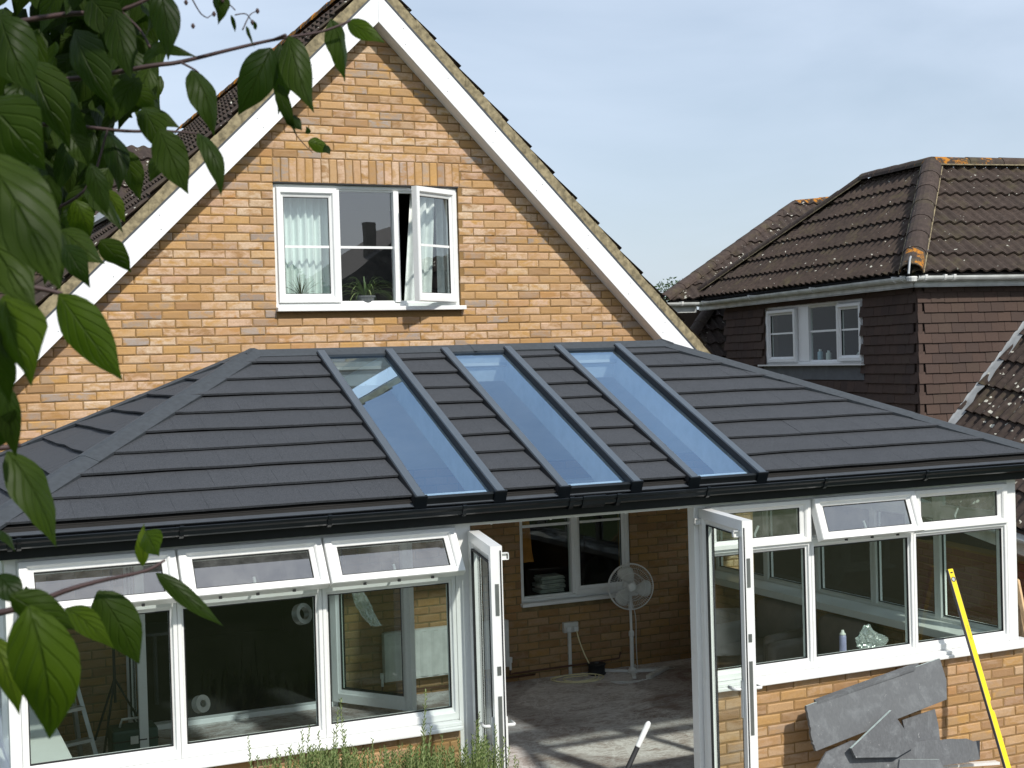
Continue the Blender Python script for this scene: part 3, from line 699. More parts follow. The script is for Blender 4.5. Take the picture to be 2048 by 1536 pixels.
# posts and head
FC = Fr((0,-4.08,0), X, Z, -Y)
for x0, x1, z0 in ((-2.652,-2.59,.84), (-.008,.10,-.15), (1.735,1.828,-.15), (4.502,4.592,.84)):
    MB().box(x0,x1,-4.082,-4.0,z0,2.078).build('post','upvc',cons,bevel=.004)
MB().box(-2.66,4.60,-4.078,-3.99,2.040,2.085).build('head_rail','upvc',cons,bevel=.003)
MB().box(.10,1.735,-4.10,-3.96,-.05,.025).build('threshold','upvc_dirty',cons,bevel=.004)
def unit(x0, x1, ang, fr=FC, hs='upvc', glb='glass', lever=True):
    mb = MB(); sweep(mb, fr, x0+.001, x1-.001, .84, 1.748, (.040,.040,.076,.056), PROF_OUT); u_ = mb.build('window','upvc',cons)
    pane(u_, fr, x0+.036, x1-.036, .91, 1.70, -.03, glb); gasket(u_, fr, x0+.041, x1-.041, .916, 1.692, -.020, .006)
    mb = MB(); sweep(mb, fr, x0+.001, x1-.001, 1.749, 2.040, .020, PROF_OUT); mb.build('vent_frame','upvc',u_)
    a = rad(ang); L_ = .300
    n2 = fr.n*math.cos(a)+Z*math.sin(a); w2 = Z*math.cos(a)-fr.n*math.sin(a)
    top = fr.p(0, 2.036, .004 if not ang else .02)
    f2 = Fr(top-w2*L_, fr.u, w2, n2)
    s_ = sash(u_, f2, x0+.006, x1-.006, 0, L_, (.080,.080,.058,.056), 'vent_sash', 'glass_vent')
    if ang:
        for xx in (x0+.012, x1-.020):      # friction stays
            MB().prism([fr.p(xx, 2.0, -.02), fr.p(xx, 2.01, -.02), f2.p(xx, .05, -.02), f2.p(xx, .03, -.02)], fr.u*.006).build('stay','steel',s_)
        rg = random.Random(int(x0*10))
        for k in range(3):
            q = f2.p(x0+(x1-x0)*(.25+.25*k), -.004, -.02); MB().box(q.x-.008,q.x+.008,q.y-.008,q.y+.008,q.z-.008,q.z+.006).build('catch','rubber',s_)
    xm = (x0+x1)/2; MB().tube([f2.p(xm,.055,-.055), f2.p(xm+.01,.075,-.075), f2.p(xm+.05 if not ang else xm+.012,.13,-.085)], .0085, 8).build('handle','whitep',s_, True)
    return u_
for x0, x1 in ((-2.59,-1.73),(-1.73,-.87),(-.87,-.01)): unit(x0, x1, 33)
unit(1.83, 2.69, 0); unit(2.69, 3.60, 20); unit(3.60, 4.50, 0)
FRt = Fr((4.572,0,0), Y, Z, X); FLt = Fr((-2.632,0,0), -Y, Z, -X)
def plain_unit(fr, x0, x1):
    mb = MB(); sweep(mb, fr, x0+.001, x1-.001, .84, 1.748, (.05,.05,.076,.056), [(0,-.07),(0,0),(.6,.0),(1,-.02),(1,-.05),(.7,-.07)]); u_ = mb.build('window','upvc',cons)
    mb = MB(); sweep(mb, fr, x0+.001, x1-.001, 1.749, 2.040, .06, [(0,-.07),(0,0),(.6,.0),(1,-.02),(1,-.05),(.7,-.07)]); mb.build('vent_frame','upvc',u_)
    pane(u_, fr, x0+.045, x1-.045, .91, 1.70, -.03, 'glass_side'); pane(u_, fr, x0+.055, x1-.055, 1.80, 1.99, -.03, 'glass_side'); gasket(u_, fr, x0+.05, x1-.05, .915, 1.69, -.045, .006)
for a, b in ((-4.0,-3.30),(-3.30,-2.50),(-2.50,-1.70),(-1.70,-.90),(-.90,-.02)): plain_unit(FRt, a, b); plain_unit(FLt, -b, -a)
MB().box(4.50,4.592,-3.998,-.02,2.04,2.085).build('head_rail','upvc',cons); MB().box(-2.652,-2.56,-3.998,-.02,2.04,2.085).build('head_rail','upvc',cons)

# doors standing open
def add_fittings(dr, fr, width, side):
    # handles both faces, lock strip on the edge, white restrictor blocks
    for s in (-1, 1):
        MB().prism([fr.p(width-.062,.80,s*.036), fr.p(width-.034,.80,s*.036), fr.p(width-.034,1.03,s*.036), fr.p(width-.062,1.03,s*.036)], fr.n*(s*.010)).build('handle_plate','whitep',dr)
        MB().tube([fr.p(width-.048,.98,s*.04), fr.p(width-.048,.98,s*.082), fr.p(width-.07,.978,s*.09), fr.p(width-.165,.97,s*.086)], .0105, 8).build('handle','whitep',dr, True)
    for z0, z1 in ((.70,1.16),(1.28,1.33),(1.62,1.80),(.25,.36)):
        MB().prism([fr.p(width+.0005,z0,-.012), fr.p(width+.0005,z0,.010), fr.p(width+.0005,z1,.010), fr.p(width+.0005,z1,-.012)], fr.u*.003).build('lock_strip','steel',dr)
    MB().prism([fr.p(width+.001,.06,.020), fr.p(width+.001,.06,.027), fr.p(width+.001,1.99,.027), fr.p(width+.001,1.99,.020)], fr.u*.003).build('edge_seal','rubber',dr)
    for xx, sg in ((.10 if side < 0 else .02, 1), (width-.06, 1)):
        mb = MB(); c = fr.p(xx, 1.93, sg*.034*(1)); n_ = fr.n*sg; u_ = fr.u
        for (a0,a1,b0,b1) in ((0,.045,0,.004),(0,.045,.036,.040),(0,.004,0,.04),(.041,.045,0,.04)): mb.prism([c+n_*a0+Z*b0, c+n_*a1+Z*b0, c+n_*a1+Z*b1, c+n_*a0+Z*b1], u_*.028)
        mb.prism([c+n_*.004+Z*.004, c+n_*.034+Z*.004, c+n_*.034+Z*.034, c+n_*.004+Z*.034], u_*.012); mb.build('restrictor','whitep',dr)
dl, fdl = door_leaf(cons, (.105,-4.115,0), (-.235,-.972,0), .80, .03, 2.015, face=-1)
add_fittings(dl, fdl, .80, -1)
dr_, fdr = door_leaf(cons, (1.80,-4.10,0), (-.22,-.975,0), .80, .03, 2.035, face=1)
add_fittings(dr_, fdr, .80, 1)

# roof ----------------------------------------------------------------------
ZE, ZR = 2.2407, 3.170
cF = math.cos(math.atan((ZR-ZE)/2.01)); RL, RR = -.775, 2.665; EL, ER, EF, EB = -2.785, 4.80, -4.16, -.14
def pf(A, B, T):
    A, B, T = V(A), V(B), V(T); u = (B-A).normalized(); q = T-A; w_ = (q-u*q.dot(u)).normalized(); fr = Fr(A, u, w_, u.cross(w_)); return fr
def loc(fr, P): d = V(P)-fr.O; return (d.dot(fr.u), d.dot(fr.w))
RA, RB = (RL,-2.15,ZR), (RR,-2.15,ZR)
slopes = {'front': (pf((EL,EF,ZE),(ER,EF,ZE),RA), [(EL,EF,ZE),(ER,EF,ZE),RB,RA]),
          'left': (pf((EL,EB,ZE),(EL,EF,ZE),RA), [(EL,EB,ZE),(EL,EF,ZE),RA]),
          'right': (pf((ER,EF,ZE),(ER,EB,ZE),RB), [(ER,EF,ZE),(ER,EB,ZE),RB]),
          'back': (pf((ER,EB,ZE),(EL,EB,ZE),RB), [(ER,EB,ZE),(EL,EB,ZE),RA,RB])}
SKY = [(-.279,.250),(.696,1.221),(1.660,2.198)]
gaps = [(a-.030-EL, b+.030-EL) for a, b in SKY]
GA = .2505
def shingles(fr, pts, gaps, name, seed):
    rg = random.Random(seed); reg = [loc(fr, p) for p in pts]; S = max(p[1] for p in reg); xs = [p[0] for p in reg]; k = 0; s = 0.0
    while s < S-.02:
        s1 = min(s+GA+.012, S); ivs = [(min(xs), max(xs))]
        if gaps:
            cur = min(xs); ivs = []
            for a, b in gaps: ivs.append((cur, a)); cur = b
            ivs.append((cur, max(xs)))
        for (ia, ib) in ivs:
            x = ia if ib-ia < 1.5 else ia-(.0 if k % 2 else .66)
            while x < ib-.01:
                a, b = max(x, ia), min(x+1.33, ib); mb = MB(); rv = rg.random(); dh = rg.uniform(0,.0025)
                nc = max(1, round((b-a)/.19)); cw = (b-a)/nc
                for c in range(nc):
                    ca, cb = a+c*cw+.0004, a+(c+1)*cw-.0004; cm = (ca+cb)/2
                    js = [noise.noise(V((q*1.9, k*5.1, seed)))*.016+rg.uniform(-.0012,.0012) for q in (ca, cm, cb)]
                    poly = [(ca,s+js[0]),(cm,s+js[1]),(cb,s+js[2]),(cb,s1),(ca,s1)]; poly = clip_convex(poly, reg)
                    if len(poly) < 3: continue
                    nz = noise.noise(V((cm*1.7, k*3.3, seed+4)))*.003
                    top = [fr.p(p[0], p[1], .005+dh+max(0,(1-(p[1]-s)/GA))*(.026+nz)) for p in poly]; bot = [fr.p(p[0], p[1], max(-.003, dh-.004+max(0,(1-(p[1]-s)/GA))*(.021+nz))) for p in poly]; n = len(poly); o = len(mb.v)
                    mb.v += [tuple(q) for q in top+bot]; mb.f.append(tuple(range(o,o+n)))
                    for j in range(n): mb.f.append((o+j, o+n+j, o+n+(j+1) % n, o+(j+1) % n))
                if mb.v:
                    mb.r = [rv]*len(mb.f); mb.build(name, 'shingle', cons)
                x += 1.33
        s += GA; k += 1
for i, (nm, (fr, pts)) in enumerate(slopes.items()):
    shingles(fr, pts, gaps if nm == 'front' else None, 'roof_shingle', 3+i)
    reg = [loc(fr, p) for p in pts]; xs = [p[0] for p in reg]; ivs = [(min(xs), max(xs))]
    if nm == 'front':
        cur = min(xs); ivs = []
        for a, b in gaps: ivs.append((cur, a+.02)); cur = b-.02
        ivs.append((cur, max(xs)))
    d1, d2 = MB(), MB()
    for a, b in ivs:
        for s0, s1 in ([(0, 9)]):
            po = clip_convex([(a,s0),(b,s0),(b,s1),(a,s1)], reg)
            if len(po) >= 3:
                d1.prism([fr.p(p[0],p[1],-.006) for p in po], fr.n*-.012); d2.prism([fr.p(p[0],p[1],-.030) for p in po], fr.n*-.12)
    d1.build('roof_deck','dark',cons); d2.build('ceiling_board','plaster',cons)
FRf = slopes['front'][0]; SL = loc(FRf, RA)[1]
MB().box(EL+.1, ER-.1, EF-.02, EF+.18, ZE-.045, ZE-.010).build('eaves_board','dark',cons)
for gx, (a, b) in enumerate(SKY):
    A, B = a-EL, b-EL
    sk = MB(); sk.prism([FRf.p(A+.03,-.055,-.012), FRf.p(B-.03,-.055,-.012), FRf.p(B-.03,-.055,.030), FRf.p(A+.03,-.055,.030)], FRf.w*.03)
    tr2 = MB(); tr2.prism([FRf.p(A+.03,SL-.10,-.010), FRf.p(B-.03,SL-.10,-.010), FRf.p(B-.03,SL-.10,.028), FRf.p(A+.03,SL-.10,.028)], FRf.w*.05)
    so_ = sk.build('skylight','blackmatt',cons); tr2.build('top_rail','blackmatt',so_)
    MB().add([FRf.p(A+.01,-.03,.012), FRf.p(B-.01,-.03,.012), FRf.p(B-.01,SL-.06,.012), FRf.p(A+.01,SL-.06,.012)], [(0,1,2,3)]).build('pane','glass_sky',so_)
    for q in (A, B):
        pr = [(-.030,.002),(-.030,.044),(-.026,.054),(.026,.054),(.030,.044),(.030,.002)]
        mb = MB(); mb.prism([FRf.p(q+px_,-.060,h) for px_, h in pr], FRf.w*(SL-.02)); mb.build('glazing_bar','barmetal',so_)
        mb = MB(); mb.prism([FRf.p(q-.036,-.056,-.008), FRf.p(q+.036,-.056,-.008), FRf.p(q+.036,-.056,.0415), FRf.p(q-.036,-.056,.0415)], FRf.w*(SL-.03))
        # black cheeks of the bar stand just outside the grey cap
        mb = MB()
        for s_ in (-1, 1): mb.prism([FRf.p(q+s_*.0305,-.056,.0), FRf.p(q+s_*.036,-.056,.0), FRf.p(q+s_*.033,-.056,.046), FRf.p(q+s_*.0305,-.056,.046)], FRf.w*(SL-.03))
        mb.build('bar_seal','rubber',so_)
        MB().prism([FRf.p(q-.042,-.070,-.030), FRf.p(q+.042,-.070,-.030), FRf.p(q+.042,-.070,.054), FRf.p(q-.042,-.070,.054)], FRf.w*.024).build('end_cap','black',so_,bevel=.003)
    sh = MB()
    for q, s_ in ((A-.008, -1), (B+.008, 1)): sh.prism([FRf.p(q,.02,-.010), FRf.p(q,SL-.07,-.010), FRf.p(q,SL-.07,-.24), FRf.p(q,.02,-.24)], FRf.u*(.012*s_))
    sh.prism([FRf.p(A-.008,SL-.095,-.012), FRf.p(B+.008,SL-.095,-.012), FRf.p(B+.008,SL-.095,-.24), FRf.p(A-.008,SL-.095,-.24)], FRf.w*.02)
    sh.prism([FRf.p(A+.0,.05,-.012), FRf.p(B,.05,-.012), FRf.p(B,.05,-.10), FRf.p(A,.05,-.10)], FRf.w*.02)
    sh.build('reveal','shaft',so_)
# ridge and hip cappings
def cap(P0, P1, l1, l2, wdt, name, piece=1.25, lift=.030, mat='capmetal', e=.020):
    P0, P1 = V(P0), V(P1); d = (P1-P0); L_ = d.length; d.normalize(); n1 = d.cross(V(l1)).normalized(); n1 = n1 if n1.z > 0 else -n1; n2 = d.cross(V(l2)).normalized(); n2 = n2 if n2.z > 0 else -n2
    l1 = V(l1).normalized(); l2 = V(l2).normalized(); nm = (n1+n2).normalized(); k = max(1, round(L_/piece))
    for i in range(k):
        a = L_*i/k-.012; b = L_*(i+1)/k+.012; lf = lift+(.003 if i % 2 else 0); vs = []
        for t in (a, b):
            c = P0+d*t; vs += [c+l1*wdt+n1*(lf-e), c+l1*wdt+n1*lf, c+l1*.01+n1*(lf+.004)+nm*.004, c+l2*.01+n2*(lf+.004)+nm*.004, c+l2*wdt+n2*lf, c+l2*wdt+n2*(lf-e), c+nm*(lf-e)]
        n = 7; fs = [(j, (j+1) % n, n+(j+1) % n, n+j) for j in range(n)]+[tuple(range(n))[::-1], tuple(range(n, 2*n))]
        MB().add(vs, fs).build(name, mat, cons)
wF, wB = FRf.w, slopes['back'][0].w
cap(RA, RB, -wF, -wB, .115, 'ridge_cap', 1.7)
def hip(P, nm1, nm2):
    P = V(P); R_ = V(RA) if P.x < 1 else V(RB); d = (R_-P).normalized()
    def lat(fr):
        l = fr.n.cross(d).normalized(); c = sum((V(p) for p in [slopes[k][1][j] for k in (nm1, nm2) if slopes[k][0] is fr for j in range(len(slopes[k][1]))]), V((0,0,0)))
        m_ = [V(p) for k in (nm1, nm2) if slopes[k][0] is fr for p in slopes[k][1]]; cc = sum(m_, V((0,0,0)))/len(m_)
        return l if l.dot(cc-P) > 0 else -l
    cap(P-d*.05, R_+d*.02, lat(slopes[nm1][0]), lat(slopes[nm2][0]), .105, 'hip_cap', 1.1)
hip((EL,EF,ZE),'front','left'); hip((ER,EF,ZE),'front','right'); hip((EL,EB,ZE),'left','back'); hip((ER,EB,ZE),'right','back')
# flashing strip, gutter, fascia
def eave_run(A, B, out):
    A, B, out = V(A), V(B), V(out); d = (B-A).normalized(); L_ = (B-A).length
    q = lambda t, o, z: A+d*t+out*o+Z*z
    MB().prism([q(0,-.03,-.012), q(0,.055,-.044), q(0,.058,-.039), q(0,-.03,-.006)], d*L_).build('eaves_flashing','greymetal',cons)
    # ogee gutter
    pr = [(.015,-.050),(.018,-.105),(.10,-.108),(.118,-.098),(.122,-.078),(.134,-.066),(.137,-.052),(.130,-.049),(.126,-.058),(.112,-.072),(.108,-.094),(.095,-.100),(.026,-.098),(.024,-.050)]
    mb = MB(); mb.prism([q(-.05,o,z) for o, z in pr], d*(L_+.10)); mb.build('gutter','black',cons)
    MB().prism([q(-.02,-.0,-.172), q(-.02,.013,-.172), q(-.02,.013,-.052), q(-.02,0,-.052)], d*(L_+.04)).build('fascia','blackmatt',cons)
    MB().prism([q(0,0,-.166), q(0,-.17,-.166), q(0,-.17,-.160), q(0,0,-.160)], d*L_).build('soffit','blackmatt',cons)
    return q
qf = eave_run((EL-.0,EF,ZE),(ER,EF,ZE),(0,-1,0)); eave_run((EL,EB,ZE),(EL,EF,ZE),(-1,0,0)); eave_run((ER,EF,ZE),(ER,EB,ZE),(1,0,0))
def bracket(x, w_=.024, name='gutter_bracket', o=.004):
    t = x-EL; pr = [(.012,-.055),(.012,-.112-o),(.104,-.114-o),(.124,-.104),(.130,-.080),(.141,-.067),(.144,-.050),(.134,-.043),(.118,-.046),(.122,-.050),(.02,-.055)]
    MB().prism([qf(t-w_/2,oo,z) for oo, z in pr], X*w_).build(name,'black',cons)
for px_ in (20,38,365,660,930,1420,1655,1858): bracket(atY(px_, 1080 if px_ < 400 else 1000, -4.30).x)
for px_, w_ in ((1145,.03),(1190,.16),(1240,.03)): bracket(atY(px_, 1000, -4.30).x, w_, 'gutter_union', .010)

# ================================================================== things in and around the conservatory
# pedestal fan
fb = V((3.36,-.26,0)); fan = thing('pedestal_fan', 'white pedestal fan with round cage standing by the back wall inside the conservatory', 'fan', fb)
hub = V((3.345,-.30,.845)); fn = V((-.30,-.95,.05)).normalized(); fu = fn.cross(Z).normalized(); fw_ = fu.cross(fn)
mb = MB()
for d in ((-.21,.16),(.25,-.10),(-.12,-.25),(.13,.20)): mb.obox(fb+V((0,0,.004))-V((d[1],-d[0],0)).normalized()*.018, V((d[0],d[1],0))*1.05, V((d[1],-d[0],0)).normalized()*.036, (0,0,.022))
mb.lathe(fb, [(.001,.05),(.03,.048),(.045,.02),(.05,0)], 14); mb.build('foot','whitep',fan)
MB().tube([fb+Z*.03, fb+Z*.36], .019, 10).build('pole','whitep',fan); MB().tube([fb+Z*.36, hub-Z*.10-fn*.05], .013, 10).lathe(fb+Z*.35,[(.020,0),(.027,.01),(.027,.045),(.018,.06)],12).build('upper_pole','whitep',fan)
MB().lathe(hub-fn*.03, [(0.001,.0),(.05,-.01),(.065,-.04),(.06,-.10),(.03,-.14),(.001,-.145)], 16, fn).build('motor','whitep',fan,True)
MB().tube([hub-fn*.09, fb+Z*.62], .022, 8).build('neck','whitep',fan)
R_ = .222; cg = MB()
ring = lambda r, h, k=36: [hub+fu*r*math.cos(2*math.pi*i/k)+fw_*r*math.sin(2*math.pi*i/k)+fn*h for i in range(k+1)]
cg.tube(ring(R_,0), .0065, 6); cg.tube(ring(R_*.98,.028), .003, 5); cg.tube(ring(R_*.6,.062), .0022, 5); cg.tube(ring(R_*.35,.068), .0015, 4); cg.tube(ring(R_*.82,.045), .0015, 4); cg.tube(ring(R_*.6,-.05), .0022, 5)
for i in range(64):
    a = 2*math.pi*i/64; e = fu*math.cos(a)+fw_*math.sin(a)
    cg.tube([hub+e*.04+fn*.070, hub+e*R_*.6+fn*.062, hub+e*R_*.93+fn*.036, hub+e*R_], .0011, 3, False)
    cg.tube([hub+e*.06-fn*.055, hub+e*R_*.6-fn*.05, hub+e*R_], .0011, 3, False)
cg.build('cage','whitep',fan); MB().lathe(hub+fn*.066, [(.001,.012),(.03,.010),(.045,0),(.045,-.006)], 18, fn).build('badge','whitep',fan)
MB().lathe(hub+fn*.02, [(.001,.03),(.028,.026),(.033,0),(.033,-.03)], 16, fn).build('spinner','whitep',fan)
for i in range(3):
    a0 = rad(75+120*i); mb = MB(); K = 9
    for j in range(K+1):
        t = j/K; a = a0+rad(62)*(t-.5); rr = .195*(1-.5*(2*abs(t-.42))**3)
        for q in range(4):
            r = .032+(rr+.012-.032)*q/3; aa = a0+(a-a0)*(.55+.45*q/3)*1.25; e = fu*math.cos(aa)+fw_*math.sin(aa); mb.v.append(tuple(hub+e*r+fn*(.022*(t-.5)*2+.012)))
    for j in range(K):
        for q in range(3): mb.f.append((4*j+q, 4*j+q+1, 4*j+5+q, 4*j+4+q))
    o = mb.build('blade','offw',fan,True); md = o.modifiers.new('s','SOLIDIFY'); md.thickness = .003
def cable(name, pts, r, mat, label, cat, seg=6):
    P = [V(p) for p in pts]; out_ = []
    for i in range(len(P)-1):
        p0, p1, p2, p3 = P[max(i-1,0)], P[i], P[i+1], P[min(i+2,len(P)-1)]
        for k in range(seg):
            t = k/seg; out_.append(.5*((2*p1)+(p2-p0)*t+(2*p0-5*p1+4*p2-p3)*t*t+(3*p1-p0-3*p2+p3)*t**3))
    out_.append(P[-1]); return tag(MB().tube(out_, r, 6).build(name, mat, smooth=True), label, cat)
cable('fan_flex', [hub-fn*.1-Z*.05, fb+V((.05,.0,.55)), fb+V((.045,-.01,.3)), fb+V((.06,0,.05)), fb+V((.12,.06,.01)), (3.62,-.22,.008), (3.80,-.24,.008), (3.78,-.35,.008), (3.70,-.33,.008)], .004, 'offw', 'white flex hanging from the fan down behind its pole to the floor', 'cable')
so_ = thing('double_socket', 'white double socket box on the brick wall above its conduit', 'socket', (2.815,-.03,.41))
MB().box(2.738,2.893,-.045,.0,.412,.512).build('back_box','offw',so_,bevel=.004)
for x in (2.755,2.835): MB().box(x,x+.045,-.075,-.046,.425,.47).build('plug','whitep',so_,bevel=.005)
MB().box(2.79,2.822,-.026,.0,-.0,.411).build('conduit','offw',so_,bevel=.003)
cable('power_flex', [(2.86,-.07,.43),(2.88,-.075,.34),(2.93,-.08,.20),(2.97,-.12,.09),(2.98,-.2,.02),(2.90,-.32,.008),(2.72,-.36,.008),(2.55,-.28,.01),(2.56,-.16,.014),(2.75,-.10,.016),(2.95,-.16,.014),(3.02,-.30,.010),(2.85,-.42,.008),(2.62,-.38,.012),(2.50,-.22,.02),(2.62,-.12,.018),(2.84,-.14,.02),(2.98,-.24,.022),(2.92,-.36,.01),(2.75,-.40,.01),(2.6,-.30,.02),(2.68,-.2,.02),(2.9,-.2,.012)], .0062, 'cream', 'cream extension flex looped in a coil on the dusty floor below the socket', 'cable')
cable('white_flex', [(3.45,-.50,.01),(3.30,-.62,.008),(3.10,-.60,.008),(2.98,-.52,.008),(3.02,-.62,.008),(3.18,-.66,.008),(3.28,-.60,.008)], .0045, 'whitep', 'short white flex looped on the floor in front of the fan foot', 'cable')
cr = thing('cable_reel', 'low round black cable reel on the floor between socket and fan', 'cable reel', (3.03,-.14,0))
MB().lathe((3.03,-.14,0), [(.001,.0),(.088,0),(.092,.012),(.082,.02),(.080,.085),(.092,.092),(.088,.105),(.03,.108),(.001,.105)], 22).build('drum','rubber',cr,True)
MB().lathe((3.03,-.14,.104), [(.001,.014),(.02,.012),(.024,0)], 12).build('hub','greymetal',cr)
ex = thing('extension_lead', 'white multiway extension strip lying slantwise on the floor right of the fan', 'extension lead', (3.5,-.4,0))
d_ = V((3.73-3.33,-.27+.57,0)).normalized(); p_ = V((3.33,-.57,.002)); s_ = V((d_.y,-d_.x,0))
MB().obox(p_, d_*.46, s_*.055, (0,0,.035)).build('strip_body','offw',ex,bevel=.006)
for k in range(5): MB().obox(p_+d_*(.03+.085*k)+s_*.012+Z*.035, d_*.045, s_*.03, (0,0,.0015)).build('outlet','whitep',ex)
ra = thing('radiator', 'white ribbed panel radiator on the brick wall seen through the left glazing', 'radiator', (1.5,-.06,.17))
mb = MB(); n = 44
for i in range(n+1):
    x = .885+(2.118-.885)*i/n; y = -.10-(.010 if i % 4 in (1,2) else 0); mb.v += [(x,y,.185),(x,y,.595)]
for i in range(n): mb.f.append((2*i,2*i+2,2*i+3,2*i+1))
mb.box(.885,2.118,-.098,-.03,.17,.186).box(.885,2.118,-.098,-.03,.594,.612).box(.880,.886,-.102,-.03,.168,.614).box(2.117,2.123,-.102,-.03,.168,.614); mb.build('panel','offw',ra)
MB().box(.90,2.10,-.095,-.04,.613,.618).build('top_grille','offw',ra)
for x in (.86, 2.145): MB().tube([(x,-.07,.20),(x,-.07,.13)],.012,8).lathe((x,-.07,.20),[(.018,0),(.02,.05),(.001,.055)],10).build('valve','whitep',ra)
pp = thing('heating_pipe', 'brown heating pipe running along the foot of the back wall to the radiator', 'pipe', (2.7,-.03,.1))
MB().tube([(2.145,-.07,.13),(2.145,-.05,.085),(2.2,-.035,.085),(3.0,-.035,.09),(3.34,-.035,.10),(3.36,-.03,.16)],.009,8).build('upper_pipe','copper',pp,True)
MB().tube([(.86,-.07,.13),(.86,-.04,.06),(2.0,-.035,.05),(2.42,-.035,.05)],.009,8).build('lower_pipe','copper',pp,True)
# armchairs
def armchair(loc_, rot, label):
    t = thing('armchair', label, 'armchair', loc_, 'taupe armchairs by the right hand windows'); m_ = Matrix.Translation(loc_) @ Matrix.Rotation(rot,4,'Z')
    def part(nm, x0,x1,y0,y1,z0,z1,b):
        mb = MB().box(x0,x1,y0,y1,z0,z1); mb.v = [tuple(m_ @ V(v)) for v in mb.v]; mb.build(nm,'armchair',t,True,bevel=b)
    part('seat',-.28,.28,-.30,.25,.20,.42,.05); part('backrest',-.30,.30,.20,.38,.30,.78,.08); part('arm',-.40,-.27,-.30,.33,.10,.58,.05); part('arm',.27,.40,-.30,.33,.10,.58,.05)
    for x in (-.3,.3):
        for y in (-.22,.26): part('leg',x-.02,x+.02,y-.02,y+.02,0,.11,.004)
armchair((4.03,-1.50,0), rad(-78), 'taupe armchair inside, the one nearer the back wall by the open right door')
armchair((3.98,-2.45,0), rad(-84), 'taupe armchair inside, seen behind the aerosol can and clear bag')
# on the inner sill
ca = thing('aerosol_can', 'lilac aerosol can with pale cap on the inner sill beside the clear bag', 'aerosol can', (3.07,-3.92,.872))
MB().lathe((3.07,-3.92,.872),[(.001,0),(.024,0),(.0255,.004),(.0255,.125),(.022,.135),(.016,.140)],20).build('body','lilac',ca,True)
MB().lathe((3.07,-3.92,1.010),[(.023,0),(.024,.006),(.017,.014),(.013,.018),(.010,.034),(.001,.036)],16).build('cap','offw',ca,True)
def crumple(name, c, sx, sy, sz, seed, label, cat, shape=None, mat='bag', n=5):
    bm = bmesh.new(); bmesh.ops.create_icosphere(bm, subdivisions=n, radius=1)
    for v in bm.verts:
        p = v.co.copy(); k = 1+.30*abs(noise.noise(p*2.2+V((seed,0,0))))+.22*abs(noise.noise(p*5+V((0,seed,0))))-.12
        p = p*k; p += noise.noise_vector(p*3+V((seed,)*3))*.12
        if shape: p = shape(p)
        v.co = V((c[0]+p.x*sx, c[1]+p.y*sy, max(c[2]+p.z*sz, c[2]-sz*.8)))
    me = bpy.data.meshes.new(name); bm.to_mesh(me); bm.free(); me.materials.append(M[mat]); o = link(name, me); return tag(o, label, cat)
def bs(p): return V((p.x, p.y, p.z*(1.0-.45*max(0,p.x+.2))+(.75 if p.x < -.1 else 0)*max(0,p.z)*(1-abs(p.x+.45))))
crumple('clear_plastic_bag', (3.34,-3.92,.935), .135, .055, .075, 3, 'crumpled clear plastic bag sitting on the inner sill right of the aerosol can', 'plastic bag', bs)
crumple('hanging_plastic_bag', (-.52,-3.80,1.56), .045, .035, .17, 8, 'limp clear plastic bag hanging inside the window left of the doors', 'plastic bag', lambda p: V((p.x+p.z*-1.6+(.8 if p.z < -.3 else 0)*(-p.z-.3), p.y, p.z)))
# left hand interior
sl = thing('step_ladder', 'aluminium step ladder standing inside the left end of the conservatory', 'step ladder', (-2.05,-1.0,0))
P1, P2, P3, P4 = V((-1.78,-1.1,0)), V((-2.20,-1.25,0)), V((-1.86,-.55,0)), V((-2.25,-.7,0)); tp = V((-1.98,-.85,.95)); tq = V((-2.22,-.95,.95))
for a, b, nm in ((P1,tp,'stile'),(P2,tq,'stile'),(P3,tp,'back_stay'),(P4,tq,'back_stay')): MB().tube([a,b],.022,4).build(nm,'alu',sl)
for k in range(1,4):
    a = P1.lerp(tp,k/4); b = P2.lerp(tq,k/4); MB().obox(a+V((0,-.03,0)), b-a, (0,.08,0), (0,0,.025)).build('tread','alu',sl)
MB().obox(tp+V((0,-.06,0)), tq-tp, (0,.16,0), (0,0,.03)).build('platform','alu',sl)
tc_ = thing('tool_case', 'dark green tool case with pale handle on the floor beside the step ladder', 'tool case', (-1.5,-.75,0))
MB().box(-1.66,-1.30,-.88,-.62,0,.24).build('case_body','green_case',tc_,bevel=.02); MB().box(-1.66,-1.30,-.89,-.61,.15,.16).build('case_seam','rubber',tc_)
MB().tube([(-1.58,-.75,.24),(-1.56,-.75,.30),(-1.42,-.75,.30),(-1.40,-.75,.24)],.011,8).build('handle','offw',tc_,True); MB().box(-1.52,-1.46,-.895,-.885,.13,.19).build('latch','offw',tc_)
tr_ = thing('tripod_stand', 'thin black tripod stand inside the left end by the brick wall', 'stand', (-1.55,-.35,0))
MB().tube([(-1.55,-.35,.35),(-1.55,-.35,1.45)],.012,8).build('column','rubber',tr_)
for a in (0,2.1,4.2): MB().tube([(-1.55,-.35,.55),(-1.55+.28*math.cos(a),-.35+.28*math.sin(a),0)],.010,6).build('leg','rubber',tr_)
tb = thing('small_table', 'dark tripod table standing in the unlit doorway', 'table', (-1.0,.9,0)); MB().lathe((-1.0,.9,.68),[(.001,0),(.28,0),(.28,.025),(.001,.025)],24).build('top','greymetal',tb); MB().tube([(-1.0,.9,0),(-1.0,.9,.68)],.02,8).build('column','greymetal',tb)
